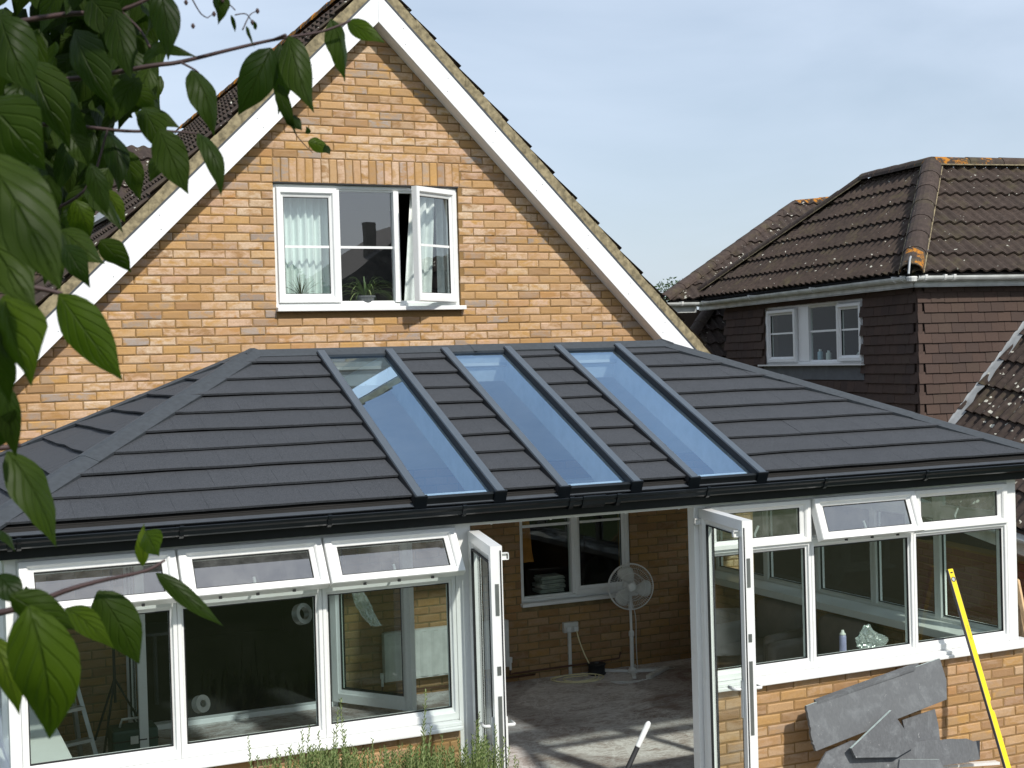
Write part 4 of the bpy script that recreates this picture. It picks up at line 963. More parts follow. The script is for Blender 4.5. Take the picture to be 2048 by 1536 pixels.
for nm, c, r0, r1, lab in (('tape_roll', atY(402,1408,-1.0), .03,.07,'white roll of tape lying inside the left glazing'),('duct_coil', atY(604,1228,-1.2), .05,.085,'faint pale ring of coiled duct seen high in the left middle pane')):
    mb = MB(); ax = V((.45,-.85,.25)); mb.lathe(c,[(r0,-.03),(r1,-.03),(r1,.03),(r0,.03),(r0,-.03)],22,ax); tag(mb.build(nm,'offw' if nm[0] == 't' else 'steel',smooth=False), lab, 'tape' if nm[0] == 't' else 'coil')
mb = MB(); rg = random.Random(2)
for k in range(5): mb.tube([V((-.05,-1.2,.02+.012*k))+V((.15*math.cos(a)*rg.uniform(.8,1.2),.11*math.sin(a)*rg.uniform(.8,1.2),rg.uniform(0,.02))) for a in [i*.5 for i in range(14)]], .007, 5)
tag(mb.build('black_hose','rubber'), 'tangled black hose heaped on the floor inside the left middle window', 'hose')
mb = MB(); mb.obox((-.42,-1.15,.03),(.62,.14,.0),(.02,-.09,0),(0,0,.05)); tag(mb.build('grey_channel','steel',bevel=.004), 'grey metal channel lying on the floor inside beside the black hose', 'channel')
# broom handle in the doorway
bt, bb_ = atY(1297,1446,-4.75), atY(1240,1570,-4.75); bb2 = bt+(bb_-bt)*2.2; d = (bb2-bt).normalized()
br = thing('broom_handle', 'pole with long white grip leaning up in front of the open doorway', 'broom', bb2)
MB().tube([bt+d*.15, bb2],.0135,12).build('shaft','steel',br,True); MB().lathe(bt,[(.001,-.012),(.012,-.006),(.0175,.01),(.0165,.15),(.017,.158),(.001,.158)],14,d).build('grip','whitep',br,True)
MB().tube([bt+d*.158, bt+d*.52],.0155,12).build('sleeve','rubber',br,True)

# slates leaning on the wall
def sheet(pts, th, label, name='slate_offcut', gr='broken grey slates leaning on the front wall', ragged=None, seed=1, edge=True):
    P = [atY(a, b, y) for a, b, y in pts]; n = (P[1]-P[0]).cross(P[2]-P[0])
    for i in range(3, len(P)): pass
    n.normalize(); n = n if n.y < 0 else -n; q0 = P[0]
    P = [p-n*((p-q0).dot(n)) for p in P]; rg = random.Random(seed); out_ = []
    for i, p in enumerate(P):
        q = P[(i+1) % len(P)]; k = 1
        if ragged and i in ragged: k = 9
        for j in range(k):
            t = j/k; v_ = p.lerp(q, t)
            if j: v_ += (q-p).normalized().cross(n)*rg.uniform(-.006,.006)
            out_.append(v_)
    t = thing(name, label, 'slate', sum(P, V((0,0,0)))/len(P), gr)
    MB().prism([v+n*.0 for v in out_], n*-th).build('sheet','slate',t,bevel=.0012)
    if edge:
        a, b = P[0], P[1]; e = (b-a).normalized(); up = n.cross(e); up = up if up.z > 0 else -up
        MB().obox(a+up*.001-n*(th-.001), b-a, up*.0015, n*(th-.002)).build('cut_edge','slate_edge',t)
    return t
sheet([(1613,1412,-4.30),(1880,1317,-4.26),(1893,1360,-4.30),(1893,1399,-4.33),(1640,1502,-4.42),(1632,1480,-4.4)], .024, 'largest grey slate, a long sheet tilted up to the right under the sill', ragged=(5,4), seed=3)
sheet([(1627,1399,-4.24),(1662,1386,-4.23),(1815,1331,-4.20),(1840,1345,-4.22),(1840,1420,-4.28),(1640,1440,-4.30)], .018, 'dark slate just showing above the top edge of the largest tilted slate', seed=4, edge=False)
sheet([(1805,1440,-4.30),(1870,1418,-4.27),(1877,1450,-4.3),(1882,1490,-4.34),(1815,1490,-4.34)], .014, 'small squarish slate low under the right end of the largest one', seed=5, edge=False)
sheet([(1703,1497,-4.50),(1783,1421,-4.44),(1812,1462,-4.46),(1834,1492,-4.48),(1800,1515,-4.52),(1716,1516,-4.53)], .020, 'diamond tilted pale slate resting on top of the pile', seed=6)
sheet([(1654,1504,-4.44),(1705,1481,-4.42),(1790,1486,-4.42),(1932,1477,-4.40),(1944,1482,-4.40),(1938,1524,-4.44),(1888,1531,-4.45),(1860,1560,-4.48),(1620,1560,-4.48)], .020, 'long pale slate lying level across the foot of the pile', ragged=(2,), seed=7, edge=False)
sheet([(1938,1484,-4.39),(1960,1481,-4.385),(1960,1519,-4.42),(1941,1523,-4.43)], .022, 'short slate end piece standing at the right end of the pile', seed=8, edge=False)
sheet([(1800,1519,-4.56),(1879,1519,-4.56),(1890,1540,-4.58),(1880,1575,-4.6),(1790,1575,-4.6)], .018, 'lowest slate in front, its white scarred top edge cut by the picture bottom', seed=9)
tag(MB().obox(atY(1862,1533,-4.35), atY(2000,1524,-4.30)-atY(1862,1533,-4.35), (0,.05,0), (0,0,-.02)).build('white_trim','upvc_dirty'), 'thin white plastic trim lying behind the slates at the foot of the wall', 'trim')
# spirit level
T_, B_ = atY(1897,1139,-4.125), atY(2026,1580,-4.66); d = (B_-T_).normalized(); sd_ = (d.cross(V((0,-1,-.2)))).normalized(); sd_ = sd_ if sd_.x > 0 else -sd_; nn = sd_.cross(d).normalized(); nn = nn if nn.y < 0 else -nn
lv = thing('spirit_level', 'long yellow spirit level leaning against the right hand window', 'spirit level', B_); LL = (B_-T_).length; wL, tL = .050, .022
FLv = lambda a, b, c: T_+d*a+sd_*(b-wL/2)+nn*c
mb = MB(); mb.prism([FLv(0,.003,0),FLv(0,wL-.003,0),FLv(LL*.60,wL-.003,0),FLv(LL*.615,wL-.018,0),FLv(LL*.645,wL-.018,0),FLv(LL*.66,wL-.003,0),FLv(LL,wL-.003,0),FLv(LL,.003,0)], nn*tL); mb.build('body','yellow',lv,bevel=.0015)
MB().obox(FLv(0.004,-.002,-.001), d*(LL-.008), sd_*.005, nn*(tL+.002)).build('edge_strip','ltrim',lv)
MB().obox(FLv(0.004,wL-.003,.002), d*(LL*.59), sd_*.003, nn*(tL-.004)).build('edge_strip','ltrim',lv)
MB().prism([FLv(.028+.008*math.cos(a)*.7, wL*.5+.013*math.cos(a+1.57), tL+.0004) for a in [i*.6 for i in range(10)]], nn*.001).build('end_slot','rubber',lv)
c = FLv(.078, wL*.5, tL); MB().lathe(c, [(.019,0),(.019,.002),(.014,.002),(.014,0)], 20, nn).build('vial_ring','rubber',lv); MB().lathe(c, [(.014,.0005),(.001,.0007)], 20, nn).build('vial','alu',lv)
rg = random.Random(1)
mb = MB()
for k in range(9): mb.obox(FLv(.42+.012*k, .022+rg.uniform(0,.004), tL+.0003), d*.008, sd_*rg.uniform(.006,.010), nn*.0006)
mb.build('worn_print','ochre',lv)
# timber battens at the right edge
for k, (a, b) in enumerate((((2034,1160),(2062,1300)),((2036,1185),(2050,1330)))):
    p, q = atY(*a,-3.2), atY(*b,-3.6); tag(MB().tube([p, q+(q-p)*1.0], .022, 4).build('timber_batten','timber'), ('upper' if k == 0 else 'lower')+' pale timber batten leaning outside the right end of the conservatory', 'timber', 'battens leaning at the right end')
# rosemary
rb = thing('rosemary_bush', 'green rosemary bush growing against the low brick wall left of the doors', 'shrub', (-.4,-4.9,-.15))
rg = random.Random(11); st = MB(); nd = MB(); tops = [(496,1474),(515,1512),(545,1520),(575,1516),(603,1462),(618,1452),(636,1462),(598,1490),(668,1458),(681,1398),(690,1462),(676,1420),(745,1478),(650,1500),(700,1490),(715,1500),(760,1495),(790,1500),(822,1490),(851,1382),(846,1440),(862,1452),(885,1470),(830,1500),(905,1498),(880,1505),(952,1442),(958,1425),(970,1470),(990,1450),(996,1490),(945,1470),(1000,1500),(935,1500),(730,1508),(775,1512),(805,1510),(560,1530),(625,1505),(690,1510)]
tops += [(rg.gauss(660,45), rg.uniform(1490,1530)) for _ in range(150)]+[(rg.gauss(860,45), rg.uniform(1488,1530)) for _ in range(120)]+[(rg.gauss(965,26), rg.uniform(1470,1530)) for _ in range(60)]+[(rg.uniform(520,1000), rg.uniform(1505,1540)) for _ in range(70)]
for (a, b) in tops:
    yy = rg.uniform(-5.15,-4.75); t_ = atY(a, b, yy); b_ = V((t_.x+rg.uniform(-.10,.10), yy+rg.uniform(-.05,.12), -.15)); n = 8
    mid = b_.lerp(t_, .55)+V((rg.uniform(-.05,.05), rg.uniform(-.04,.04), 0)); pts = [(b_*(1-s)*(1-s)+mid*2*s*(1-s)+t_*s*s) for s in [i/n for i in range(n+1)]]
    st.tube(pts, .0032, 4, False, .0012); L_ = sum((pts[i+1]-pts[i]).length for i in range(n)); k = int(L_/.009)
    for j in range(k):
        s = (j+.5)/k
        if s < .25: continue
        p = b_*(1-s)*(1-s)+mid*2*s*(1-s)+t_*s*s; an = j*2.4+rg.uniform(0,1); ln = (.026+.010*rg.random())*(1.15-.5*max(0,s-.7)/.3); q = V((math.cos(an)*.62, math.sin(an)*.62, .78)).normalized()
        sv = q.cross(V((rg.random(),rg.random(),rg.random()))).normalized()*.0034; nd.add([p-sv*.4, p+q*ln*.5-sv, p+q*ln, p+q*ln*.5+sv, p+sv*.4], [(0,1,2,3,4)], rg.random())
st.build('stems','stem',rb,kind='stuff'); nd.build('needles','rosem',rb,kind='stuff')
# ================================================================== neighbouring house
KN = V((7.019,-.244,3.726)); an_ = rad(9.4); UX = V((math.cos(an_),-math.sin(an_),0)); UY = V((math.sin(an_),math.cos(an_),0))
nb = thing('neighbouring_house', 'neighbouring house hung with brown tiles under a lichened brown hipped roof', 'house', (KN.x,KN.y,-.15))
KB = V((KN.x,KN.y,0)); FLn = Fr(KB, -UY, Z, -UX); FRn = Fr(KB, UX, Z, -UY)
wh = (-3.84,-1.20,2.74,3.70)
lw = slab_holes(nb, FLn, -5.085, 0, -.15, 3.80, .2, [wh], 'hang', 'left_wall'); rw = slab_holes(nb, FRn, 0, 6, -.15, 3.80, .2, [], 'hang', 'front_wall')
hang_wall(lw, FLn, -5.03, -.06, 2.04, 3.70, [wh], 165, seed=4)
hang_wall(rw, FRn, .055, 3.2, 2.04, 3.70, [], 150, seed=5)
MB().obox(KB+Z*2.0-UX*.020-UY*.020, UX*.05, UY*.05, Z*1.74).build('corner_trim','hang',nb)
# fascia and gutters
P = lambda a, b, z: KB+UX*a+UY*b+Z*z
def fasc(p0, p1, out, zb, zt, g=True, slope=0):
    d = (p1-p0); MB().prism([p0+Z*zb, p1+Z*(zb+slope), p1+Z*(zt+slope), p0+Z*zt], out*-.02).build('fascia','gutter_w',nb)
    MB().prism([p0+Z*(zb+.005), p1+Z*(zb+slope+.005), p1+Z*(zb+slope+.005)-out*.14, p0+Z*(zb+.005)-out*.14], Z*.008).build('soffit','gutter_w',nb)
    mb = MB(); n = 8; prf = [(.055-.055*math.cos(math.pi*i/n), -.055*math.sin(math.pi*i/n)*1.0) for i in range(n+1)]; prf += [(x*.9+.0055, z*.88) for x, z in prf[::-1]]
    mb.prism([p0+out*x+Z*(zt-.005+z) for x, z in prf], d+Z*slope); mb.build('gutter','gutter_w',nb)
    def clip_(t, w_=.03):
        q = p0+d*t+Z*(zt-.005+slope*t); dd = d.normalized()
        pr2 = [(.055-.060*math.cos(math.pi*i/n), -.062*math.sin(math.pi*i/n)) for i in range(n+1)]+[(.115,.012),(-.0,.012)]
        MB().prism([q+out*x+Z*z for x, z in pr2], dd*w_).build('gutter_clip','whitep',nb)
    return clip_
zb, zt = 3.735, 3.855
cA = fasc(P(-.13,5.75,0), P(-.13,-.13,0), -UX, zb, zt)
for t in (.02,.06,.33,.63,.955,.985): cA(t)
cB = fasc(P(-.13,-.13,0), P(6,-.13,0), -UY, zb, zt)
for t in (.012,.05,.068,.27): cB(t)
mb = MB().lathe(P(-.13,-.13,zt-.02)-UX*.05-UY*.05, [(.001,-.05),(.05,-.04),(.06,0),(.055,.012),(.001,.012)], 12); mb.build('gutter_corner','whitep',nb)
# main roof
AP = P(1.30,1.75,5.30); E0 = P(-.20,-.20,3.868); EBk = P(-.20,5.80,3.90); AB = P(1.30,3.35,5.33); EF2 = P(6,-.20,3.868); AF2 = P(6,1.75,5.30)
def proof(pts, mat, limit, seed, gauge=.335):
    pts = [V(p) for p in pts]; fr = pf(pts[0], pts[1], pts[2]); tile_roof(nb, fr, [loc(fr, p) for p in pts], mat, limit, gauge=gauge, seed=seed); return fr
fF = proof([E0, EF2, AF2, AP], 'rt', 62, 21); fLf = proof([EBk, E0, AP, AB], 'rt', 88, 22)
off = Z*.02
half_round(nb, E0+off, AP+off, .125, 'rt_ridge', 'hip_tile', .40, mats=['rt_or2'])
half_round(nb, AP+off, AF2+off, .12, 'rt_ridge', 'ridge_tile', .45, mats=['rt_or','rt_or2'])
half_round(nb, AP+off, AB+off, .12, 'rt_ridge', 'ridge_tile', .42, mats=['rt_or2']); half_round(nb, AB+off, EBk+off, .11, 'rt_ridge', 'hip_tile', .42)
MB().prism([EBk+Z*.02, AB+Z*.02, AB+UX*3+Z*.0, EBk+UX*4.5], Z*-.05).build('roof_back','rt',nb)
# mortar along hips
for a, b, s_ in ((E0, AP, 1), (AB, EBk, -1), (AP, AF2, 1)):
    d = (b-a).normalized(); sv = d.cross(Z).normalized()
    for q in ((1,) if b is AF2 else (1,-1)): MB().tube([a+off*.6+sv*.128*q, b+off*.6+sv*.126*q], .008, 5).build('hip_mortar','vmort',nb)
# hip iron
q = E0+off+Z*.14-(UX+UY)*.03; MB().tube([q+(UX+UY)*.03+Z*.03, q, q-Z*.16-(UX+UY)*.05], .012, 4).build('hip_iron','lead',nb)
# second roof behind
u0 = 5.45; G0 = P(-.80,u0,3.86); G1 = P(1.6,u0,3.95); T1 = P(2.28,7.35,5.45); T2 = P(3.6,7.35,5.58); G2 = P(4.6,u0,4.0)
proof([G0, G2, T2, T1], 'rt2', 20, 23)
half_round(nb, G0+off, T1+off, .11, 'rt_ridge', 'hip_tile', .45); half_round(nb, T1+off, T2+off, .11, 'rt_or', 'ridge_tile', .45, mats=['rt_or']*6)
c3 = fasc(P(-.80,u0-.02,0), P(-.30,u0-.02,0), -UY, 3.70, 3.85); c3(.45)
MB().prism([P(-.55,u0+1.6,2), P(1,u0+1.6,2), P(1,u0+1.6,3.8), P(-.55,u0+1.6,3.8)], UY*.2).build('rear_wall','hang',nb)
# low roof between
proof([P(-.9,5.15,2.8), P(1.5,5.15,2.8), P(1.5,6.6,3.92), P(.55,6.6,3.92)], 'rt2', 14, 24, .34)
half_round(nb, P(-.9,5.15,2.84), P(.55,6.6,3.97), .10, 'rt_ridge', 'hip_tile', .45)
# window
wf = MB(); FW2 = Fr(KB-UX*-.02, -UY, Z, -UX); sweep(wf, FW2, -3.84,-1.20,2.925,3.70,(.055,.05,.05,.07), PROF_OUT)
for a, b in ((-2.87,-2.60),(-1.86,-1.80)): wf.prism([FW2.p(a,2.96,.0),FW2.p(b,2.96,.0),FW2.p(b,3.66,.0),FW2.p(a,3.66,.0)], FW2.n*-.06)
wo = wf.build('window','upvc',nb); FS2 = Fr(KB-UX*.005, -UY, Z, -UX)
sash(wo, FS2, -3.72,-2.90,2.955,3.64,(.075,.085,.07,.07),mat='upvc',bar=3.33,gl='glass_side'); pane(wo, FW2, -2.58,-1.86,2.97,3.65,-.03,'glass_side'); MB().prism([FW2.p(-2.58,3.32,-.02),FW2.p(-1.86,3.32,-.02),FW2.p(-1.86,3.345,-.02),FW2.p(-2.58,3.345,-.02)], FW2.n*-.02).build('glazing_bar','upvc',wo)
sash(wo, FS2, -1.80,-1.225,2.955,3.64,(.075,.075,.07,.07),mat='upvc',bar=3.33,gl='glass_side')
MB().prism([FW2.p(-3.92,2.905,.09),FW2.p(-1.14,2.905,.09),FW2.p(-1.14,2.925,.09),FW2.p(-3.92,2.925,.09)], FW2.n*-.12).build('sill','upvc',wo)
MB().prism([FLn.p(-3.86,2.73,.012),FLn.p(-1.18,2.73,.012),FLn.p(-1.18,2.904,.012),FLn.p(-3.86,2.904,.012)], FLn.n*-.02).build('lead_apron','apron',nb)
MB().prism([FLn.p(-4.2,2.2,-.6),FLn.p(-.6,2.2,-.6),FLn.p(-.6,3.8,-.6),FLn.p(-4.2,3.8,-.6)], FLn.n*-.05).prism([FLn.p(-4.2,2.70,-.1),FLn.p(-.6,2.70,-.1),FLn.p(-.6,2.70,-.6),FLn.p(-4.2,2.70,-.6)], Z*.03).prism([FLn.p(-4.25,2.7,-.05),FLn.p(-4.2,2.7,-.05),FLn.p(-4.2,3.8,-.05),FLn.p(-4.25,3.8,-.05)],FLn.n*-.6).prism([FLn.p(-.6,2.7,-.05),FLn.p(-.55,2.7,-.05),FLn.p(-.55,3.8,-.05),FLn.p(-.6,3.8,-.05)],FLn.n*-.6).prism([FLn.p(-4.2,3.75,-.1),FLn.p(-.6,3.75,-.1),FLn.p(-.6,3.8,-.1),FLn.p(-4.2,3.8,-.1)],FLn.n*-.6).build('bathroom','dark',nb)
for k, (a, b, h, mt_) in enumerate(((1641,716,.15,'bluecan'),(1658,717,.13,'offw'),(1719,712,.10,'whitep'))):
    n_ = -UX; p = atP(a, b+6, KB+UX*.11, n_); t = thing('toiletry_bottle', ('pale blue bottle, left of the pair','off white bottle, right of the pair','small white bottle behind the right sash')[k]+' on the neighbours\' window sill', 'bottle', p, 'bottles on the neighbours\' sill')
    p.z = 2.96; MB().lathe(p, [(.001,0),(.033,0),(.035,.01),(.034,h*.75),(.02,h*.82)], 12).build('body',mt_,t,True); MB().lathe(p+Z*h*.82, [(.018,0),(.018,h*.16),(.001,h*.18)], 10).build('cap','whitep',t,True)
# lower roof on the right, abutting the tile hung front
A_ = P(1.307,-.02,3.277); B_n = P(.384,-.02,2.262); sdn = (A_-B_n).normalized(); gd = (-UY-Z*.11).normalized()
n_ = gd.cross(sdn).normalized(); n_ = n_ if n_.z > 0 else -n_
eb = atP(2040,1060,A_,n_); se = (eb-A_).dot(sdn-gd*sdn.dot(gd))/(1-sdn.dot(gd)**2) if False else None
M2 = Matrix(((gd.dot(gd), gd.dot(sdn)),(gd.dot(sdn), 1))); dd = eb-A_; rhs = V((dd.dot(gd), dd.dot(sdn))); sol = M2.inverted() @ rhs
s_low = sol.y; s_top = 2.0
uL = -gd; wL_ = (sdn-uL*sdn.dot(uL)).normalized(); frL = Fr(A_+sdn*s_low+n_*.0, uL, wL_, uL.cross(wL_))
if frL.n.z < 0: frL = Fr(A_+sdn*s_low+gd*5, gd*-1, wL_, n_)
Q = lambda g, s: A_+gd*g+sdn*s
pts = [Q(3.4,s_low), Q(0,s_low), Q(0,s_top), Q(3.4,s_top)]
def area2(r): return sum(r[i][0]*r[(i+1) % len(r)][1]-r[(i+1) % len(r)][0]*r[i][1] for i in range(len(r)))
frq = pf(pts[0], pts[1], pts[2])
if frq.n.z < 0: pts = [pts[1], pts[0], pts[3], pts[2]]; frq = pf(pts[0], pts[1], pts[2])
rg2 = [loc(frq, p) for p in pts]; rg2 = rg2 if area2(rg2) > 0 else rg2[::-1]
tile_roof(nb, frq, rg2, 'rt2', 110, gauge=.36, seed=31)
mb = MB(); n = 26; r_ = random.Random(6)
for i in range(n):
    t0, t1 = s_low+(s_top-s_low)*i/n, s_low+(s_top-s_low)*(i+1)/n; w0 = .10+.02*r_.random()
    mb.add([Q(.0,t0)+n_*.11, Q(.0,t1)+n_*.11, Q(.0,t1)+n_*.02+gd*.02, Q(0,t0)+n_*.02+gd*.02], [(0,1,2,3)])
vs = []; 
for i in range(n+1):
    t = s_low+(s_top-s_low)*i/n; j = .012*math.sin(i*2.1)+.008*r_.random()
    vs += [Q(-.012,t)+Z*(.17+j), Q(-.02,t)+n_*.07, Q(.05,t)+n_*(.055+.010*math.sin(i*2.6)), Q(.125+j,t)+n_*(.045+.014*math.sin(i*2.6))]
MB().add(vs, [(4*i+c, 4*i+c+1, 4*i+5+c, 4*i+4+c) for i in range(n) for c in range(3)]).build('lead_flashing','lead',nb,True)
gq0, gq1 = Q(-.0,s_low), Q(3.4,s_low); out_ = V((-UX.x,-UX.y,0))
mb = MB(); k = 8; prf = [(.055-.055*math.cos(math.pi*i/k), -.055*math.sin(math.pi*i/k)) for i in range(k+1)]; prf += [(x*.9+.0055, z*.88) for x, z in prf[::-1]]
mb.prism([gq0+out_*(x-.02)+Z*(z-.06) for x, z in prf], gq1-gq0); mb.build('low_gutter','gutter_w',nb)
MB().prism([gq0-out_*.02-Z*.24, gq1-out_*.02-Z*.24, gq1-out_*.02-Z*.05, gq0-out_*.02-Z*.05], out_*-.02).build('low_fascia','gutter_w',nb)
fb_ = Fr(V((gq0.x,gq0.y,0))+UX*.22, UY, Z, -UX); lw2 = slab_holes(nb, fb_, -3.6, .3, -.15, gq1.z-.2, .2, [], 'mortar', 'lower_wall'); brick_wall(lw2, fb_, -3.6, .3, -.14, gq1.z-.25, 'brick_red', seed=44)
# ================================================================== trees
def leafcloud(mb, c, r, n, sz, rg, flat=1.0):
    for _ in range(n):
        a, b, d = rg.uniform(0,6.283), rg.uniform(-1,1), rg.random()**.4; h = math.sqrt(1-b*b); p = V(c)+V((math.cos(a)*h*r[0], math.sin(a)*h*r[1], b*r[2]))*d
        u = V((rg.gauss(0,1),rg.gauss(0,1),rg.gauss(0,1))).normalized(); v = u.orthogonal().normalized()*sz*rg.uniform(.35,.6); u = u*sz*rg.uniform(.7,1.2)
        mb.add([p-u, p+v, p+u, p-v], [(0,1,2,3)], rg.random())
def tree(name, label, base, h, r, nl, sz, seed, blobs=14, group=None):
    rg = random.Random(seed); t = thing(name, label, 'tree', base, group); b = V(base); mb = MB(); mb.tube([b, b+V((.1,.1,h*.35)), b+V((0,.2,h*.75))], h*.03, 8, True, h*.012)
    cr = MB()
    for i in range(blobs):
        a = rg.uniform(0,6.283); rr = r*rg.uniform(.1,.7); c = b+V((math.cos(a)*rr, math.sin(a)*rr, h*rg.uniform(.42,.90))); s = r*rg.uniform(.28,.5)
        mb.tube([b+Z*h*.4, (b+Z*h*.5).lerp(c,.6)+Z*.1, c], h*.010, 5, False, h*.003); leafcloud(cr, c, (s,s,s*.8), nl//blobs, sz, rg)
    mb.build('trunk','bark',t); cr.build('crown','treeleaf',t,kind='stuff')
far = atY(1338, 590, 26); tree('distant_tree', 'pale green tree top showing between the two houses', (far.x, 26, -.15), far.z+.75, 1.6, 9000, .07, 3)
rg = random.Random(77)
for i, (x, y, h) in enumerate(((12.5,-54,9.4),(17.6,-60,9.3),(4,-48,7.2),(33,-44,8.6))):
    tree('garden_tree', ('tall dark tree behind the viewer, mirrored left in the panes','rounded dark tree behind the viewer beside the mirrored house','low tree behind the viewer, mirrored in the upstairs middle pane','dark tree behind the viewer, mirrored in the right hand glazing')[i], (x,y,-.15), h, 3.4, 4500, .22, 50+i, 16, 'garden trees mirrored in the windows')
oh = thing('opposite_house', 'dark roofed house with chimney behind the viewer, mirrored in the upstairs pane', 'house', (22,-60,-.15))
MB().box(19.5,30,-68,-60,-.15,7.6).build('walls','wall_far',oh)
MB().prism([(19.2,-59.6,7.5),(30.3,-59.6,7.5),(24.7,-59.6,11.3)], (0,-9,0)).build('roof','roof_far',oh); MB().box(21.6,22.2,-62,-61.4,8.6,11.0).build('chimney','wall_far',oh)
hd = MB(); rg = random.Random(9)
for i in range(34): leafcloud(hd, (-22+i*1.5+rg.uniform(-.4,.4), -24+rg.uniform(-.5,.5), 1.1), (1.3,1.0,1.5), 260, .16, rg)
tag(hd.build('garden_hedge','treeleaf'), 'long clipped green hedge behind the viewer, mirrored low in the conservatory glass', 'hedge')
# ================================================================== foreground dogwood
dg = thing('dogwood_tree', 'leafy dogwood branches hanging close to the viewer on the left', 'tree', (-4.9,-12.6,-.15))
def leaf_geo(P0, P1, W, nh, sag, fold, rg, rows=10):
    P0, P1 = V(P0), V(P1); ax = (P1-P0); Lf = ax.length; a = ax.normalized(); n = (V(nh)-a*V(nh).dot(a)).normalized(); s = a.cross(n)
    vs, uv = [], []; cols = (-1,-.5,0,.5,1); tw = rg.uniform(-1.1,1.1); wv = rg.uniform(0,6.28)
    for i in range(rows+1):
        t = i/rows; w_ = W*.5*(max(0,math.sin(math.pi*min(1,t*1.02)**.78))**.85)*(1 if t < .7 else 1-(t-.7)*.55)
        if i == 0: w_ = W*.03
        if i == rows: w_ = W*.008
        c = P0+ax*t+n*(sag*Lf*4*t*(1-t))-Z*(.06*Lf*t*t)
        n2 = (n*math.cos(tw*t)+s*math.sin(tw*t)); s2 = a.cross(n2)
        for q in cols:
            h = abs(q)*w_*fold+.09*w_*math.sin(t*15+wv+q)*abs(q); vs.append(c+s2*(q*w_)+n2*h); uv.append((q*.5+.5, t))
    fs = [(5*i+c, 5*i+c+1, 5*i+6+c, 5*i+5+c) for i in range(rows) for c in range(4)]
    return vs, fs, uv
def leafobj(P0, P1, W, nh, sag, fold, rg, mat='leaf'):
    vs, fs, uv = leaf_geo(P0, P1, W, nh, sag, fold, rg); mb = MB(); mb.add(vs, fs); mb.uv = uv; return mb.build('leaf', mat, dg, True)
rg = random.Random(21); tocam = lambda p: (CAM-p).normalized()
# base px, tip px, width px, distance, yellow-green?
LV = [(-40,300,120,560,170,.95,1),(-60,420,70,600,150,1.05,0),(175,372,246,458,62,1.6,0),(213,258,236,378,56,1.7,0),(318,258,376,380,78,1.5,0),(396,266,442,384,46,1.5,0),(383,140,428,264,70,1.6,0),
 (318,-30,336,112,66,1.5,0),(543,96,476,222,84,1.6,0),(577,72,628,216,72,1.6,0),(560,88,556,222,50,1.65,0),(662,38,690,158,66,1.7,0),(694,44,770,80,44,1.72,1),(556,168,592,262,34,1.6,0),(572,228,604,258,30,1.6,0),
 (616,284,662,296,34,2.1,1),(618,268,612,250,14,2.1,0),(650,290,660,308,18,2.1,0),(118,588,244,748,100,1.25,1),(8,590,62,762,130,1.10,1),(-20,640,20,800,90,1.1,0),(8,765,32,905,56,1.2,0),(15,903,112,1082,100,1.25,1),(285,1132,288,1040,34,1.55,1),(292,1062,318,1108,60,1.5,1),
 (312,1146,446,1242,42,1.5,0),(196,1182,278,1318,98,1.45,0),(132,1216,228,1290,58,1.35,1),(58,1212,98,1462,150,1.05,1),(20,1190,150,1250,80,1.15,0),(-8,1150,44,1205,64,1.2,0),(-20,1270,38,1420,70,1.15,1),(52,1172,66,1232,26,1.3,0),
 (440,-20,436,46,44,1.6,0),(462,30,470,62,10,1.6,0),(492,52,510,94,12,1.6,0),(512,60,508,40,10,1.6,0),(76,415,122,560,60,1.5,0),(165,395,150,470,55,1.6,1),(200,480,262,540,60,1.5,0),(120,460,210,520,70,1.45,0),(150,400,180,470,50,1.55,1),
 (250,300,280,395,55,1.7,0),(285,215,330,310,62,1.6,0),(300,95,394,108,26,1.6,0),(250,170,310,215,50,1.7,0),(270,225,360,250,46,1.7,0),(30,820,-20,900,50,1.2,0),(60,1300,150,1400,110,1.08,0),(0,1060,30,1100,30,1.4,0),
 (80,470,20,560,80,1.2,0),(130,490,180,570,60,1.35,0),(210,380,250,440,44,1.6,1),(330,300,300,360,40,1.7,0),(-30,200,90,330,150,1.2,0),(60,120,140,290,110,1.5,0),(150,60,230,210,90,1.5,0),(230,20,262,150,70,1.55,0),(0,30,70,180,120,1.4,0)]
for (a, b, c, d, w_, D, yg) in LV:
    P0 = atD(a, b, D); P1 = atD(c, d, D+rg.uniform(-.02,.03)); nh = tocam(P0)*1.0+V((rg.uniform(-.5,.5), rg.uniform(-.2,.2), rg.uniform(-.2,.4)))
    leafobj(P0, P1, w_*D/FPX*.90, nh, rg.uniform(.06,.20), rg.uniform(-.6,-.1), rg, 'leaf_y' if yg and rg.random() < .8 else 'leaf')
cnt = 0; dens = lambda x, y: (x < 335 and y < 235) or (x < 230-(y-235)*.05 and y < 420) or (x < 130 and y < 545)
holes = [(30,15,45),(75,70,26),(160,65,24),(225,85,22),(245,130,22),(180,205,20),(155,130,16)]
while cnt < 238:
    x, y = rg.uniform(-120,330), rg.uniform(-120,500); D = rg.uniform(1.5,2.5)
    L_ = rg.uniform(.055,.09); wx = L_*FPX/D; tx, ty = x+rg.uniform(-.5,.6)*wx, y+rg.uniform(.45,1.0)*wx
    if not dens(x, y) or not dens(tx*.97, ty*.95): continue
    mxp, myp = (x+tx)/2, (y+ty)/2
    if any((mxp-h[0])**2+(myp-h[1])**2 < (h[2]+20)**2 for h in holes) and rg.random() < .93: continue
    P0 = atD(x, y, D); P1 = atD(tx, ty, D+rg.uniform(-.03,.03)); nh = tocam(P0)+V((rg.uniform(-.9,.9), rg.uniform(-.3,.3), rg.uniform(0,1.)))
    leafobj(P0, P1, L_*rg.uniform(.38,.52), nh, rg.uniform(.03,.12), rg.uniform(-.3,.1), rg); cnt += 1
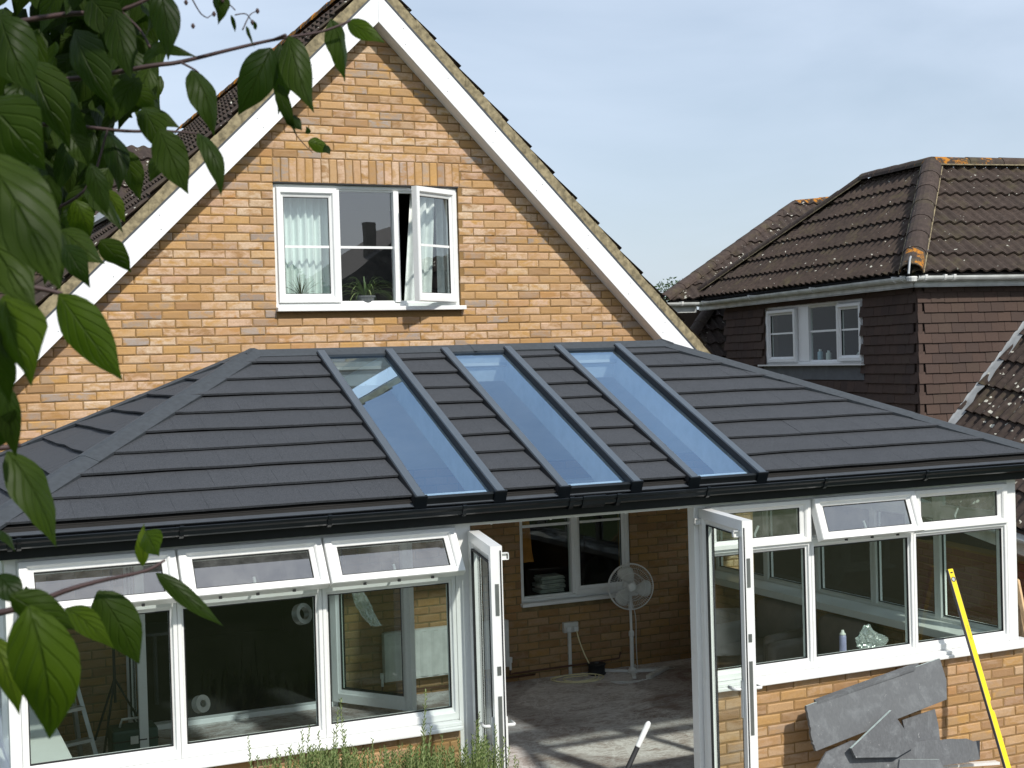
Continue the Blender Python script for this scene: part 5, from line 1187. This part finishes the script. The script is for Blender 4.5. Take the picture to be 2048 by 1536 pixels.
mb = MB(); uv = []; c2 = 0
while c2 < 1700:
    x, y = rg.uniform(-160,320), rg.uniform(-120,480); D = rg.uniform(1.9,3.0); L_ = rg.uniform(.07,.10); wx = L_*FPX/D; tx, ty = x+rg.uniform(-.7,.7)*wx, y+rg.uniform(.3,1.0)*wx
    if not dens(x+20, y+20) or not dens(tx*1.05, ty*1.02): continue
    if any(((x+tx)/2-h[0])**2+((y+ty)/2-h[1])**2 < (h[2]+14)**2 for h in holes) and rg.random() < .95: continue
    vs, fs, u_ = leaf_geo(atD(x,y,D), atD(tx,ty,D), L_*.5, V((rg.uniform(-1,1),-1,rg.uniform(-.3,.8))), .12, -.3, rg, 6); mb.add(vs, fs, None); uv += u_; c2 += 1
for _ in range(1500):                       # unseen crown leaves above and beside the view, added to shade the branches
    p = V((rg.uniform(-5.6,-3.0), rg.uniform(-12.9,-10.4), rg.uniform(3.5,5.2)))
    d0 = p-CAM; dp = d0.dot(CF)
    if dp > .1:
        sx = 1024+FPX*d0.dot(CR)/dp; sy = 768-FPX*d0.dot(CU)/dp
        if sy > -90 and sx > -160: continue
    if d0.length < .5: continue
    q = p+V((rg.uniform(-.07,.07), rg.uniform(-.07,.07), -rg.uniform(.03,.08))); vs, fs, u_ = leaf_geo(p, q, .06, V((rg.uniform(-1,1),rg.uniform(-1,1),1)), .08, 0, rg, 5); mb.add(vs, fs); uv += u_
mb.uv = uv; mb.build('leaves','leaf',dg,True,kind='stuff')
def twig(pts, D, r0, r1):
    P = [atD(a, b, D+k*.01) for k, (a, b) in enumerate(pts)]; out_ = []
    for i in range(len(P)-1):
        p0, p1, p2, p3 = P[max(i-1,0)], P[i], P[i+1], P[min(i+2,len(P)-1)]
        for k in range(5):
            t = k/5; out_.append(.5*((2*p1)+(p2-p0)*t+(2*p0-5*p1+4*p2-p3)*t*t+(3*p1-p0-3*p2+p3)*t**3))
    out_.append(P[-1]); MB().tube(out_, r0, 6, True, r1).build('twig','twig',dg,True)
twig([(-60,150),(120,160),(300,132),(360,124),(458,100),(545,80),(640,64),(700,42)],1.62,.0035,.0014)
twig([(-80,1240),(40,1216),(130,1182),(200,1162),(290,1142),(330,1120)],1.4,.0040,.0014); twig([(-40,580),(60,575),(125,588)],1.25,.004,.002); twig([(-60,900),(10,895),(40,890)],1.25,.004,.002)
twig([(360,124),(390,140),(400,150)],1.6,.0014,.001); twig([(-40,250),(120,250),(250,262),(330,262),(400,268)],1.65,.003,.0012); twig([(-60,60),(120,30),(240,20),(330,-20)],1.55,.0035,.002)
twig([(380,-10),(400,25),(415,36)],1.6,.0009,.0006); twig([(415,36),(420,32),(428,28)],1.6,.0006,.0005); twig([(470,30),(492,28),(505,45)],1.6,.0009,.0005); twig([(485,60),(500,30),(515,22)],1.6,.0008,.0005); twig([(470,20),(460,10),(445,0)],1.6,.0008,.0005)
twig([(585,235),(588,262),(605,285),(625,305)],2.0,.0009,.0006); twig([(300,95),(280,60),(240,20)],1.55,.0016,.001); twig([(572,70),(540,82)],1.6,.002,.0015); twig([(-60,420),(60,430),(170,380),(215,260)],1.6,.003,.0012)
for (a, b) in ((428,28),(505,45),(515,22),(445,0),(386,52),(372,5)): MB().lathe(atD(a,b,1.6),[(.001,-.003),(.0026,0),(.001,.003)],8).build('bud','twig',dg,True)
MB().tube([(-4.9,-12.6,-.2),(-4.75,-12.4,1.8),(-4.5,-12.0,3.2),(-4.3,-11.6,4.2),(-4.0,-11.2,4.8)], .045, 8, True, .018).build('trunk','bark',dg,True)
for q in ((-4.3,-11.0,3.75),(-3.9,-11.4,4.9),(-5.0,-11.2,4.6)): MB().tube([(-4.5,-12.0,3.2), V((-4.5,-12.0,3.2)).lerp(V(q),.5)+V((0,0,.1)), q], .016, 6, True, .005).build('limb','bark',dg,True)
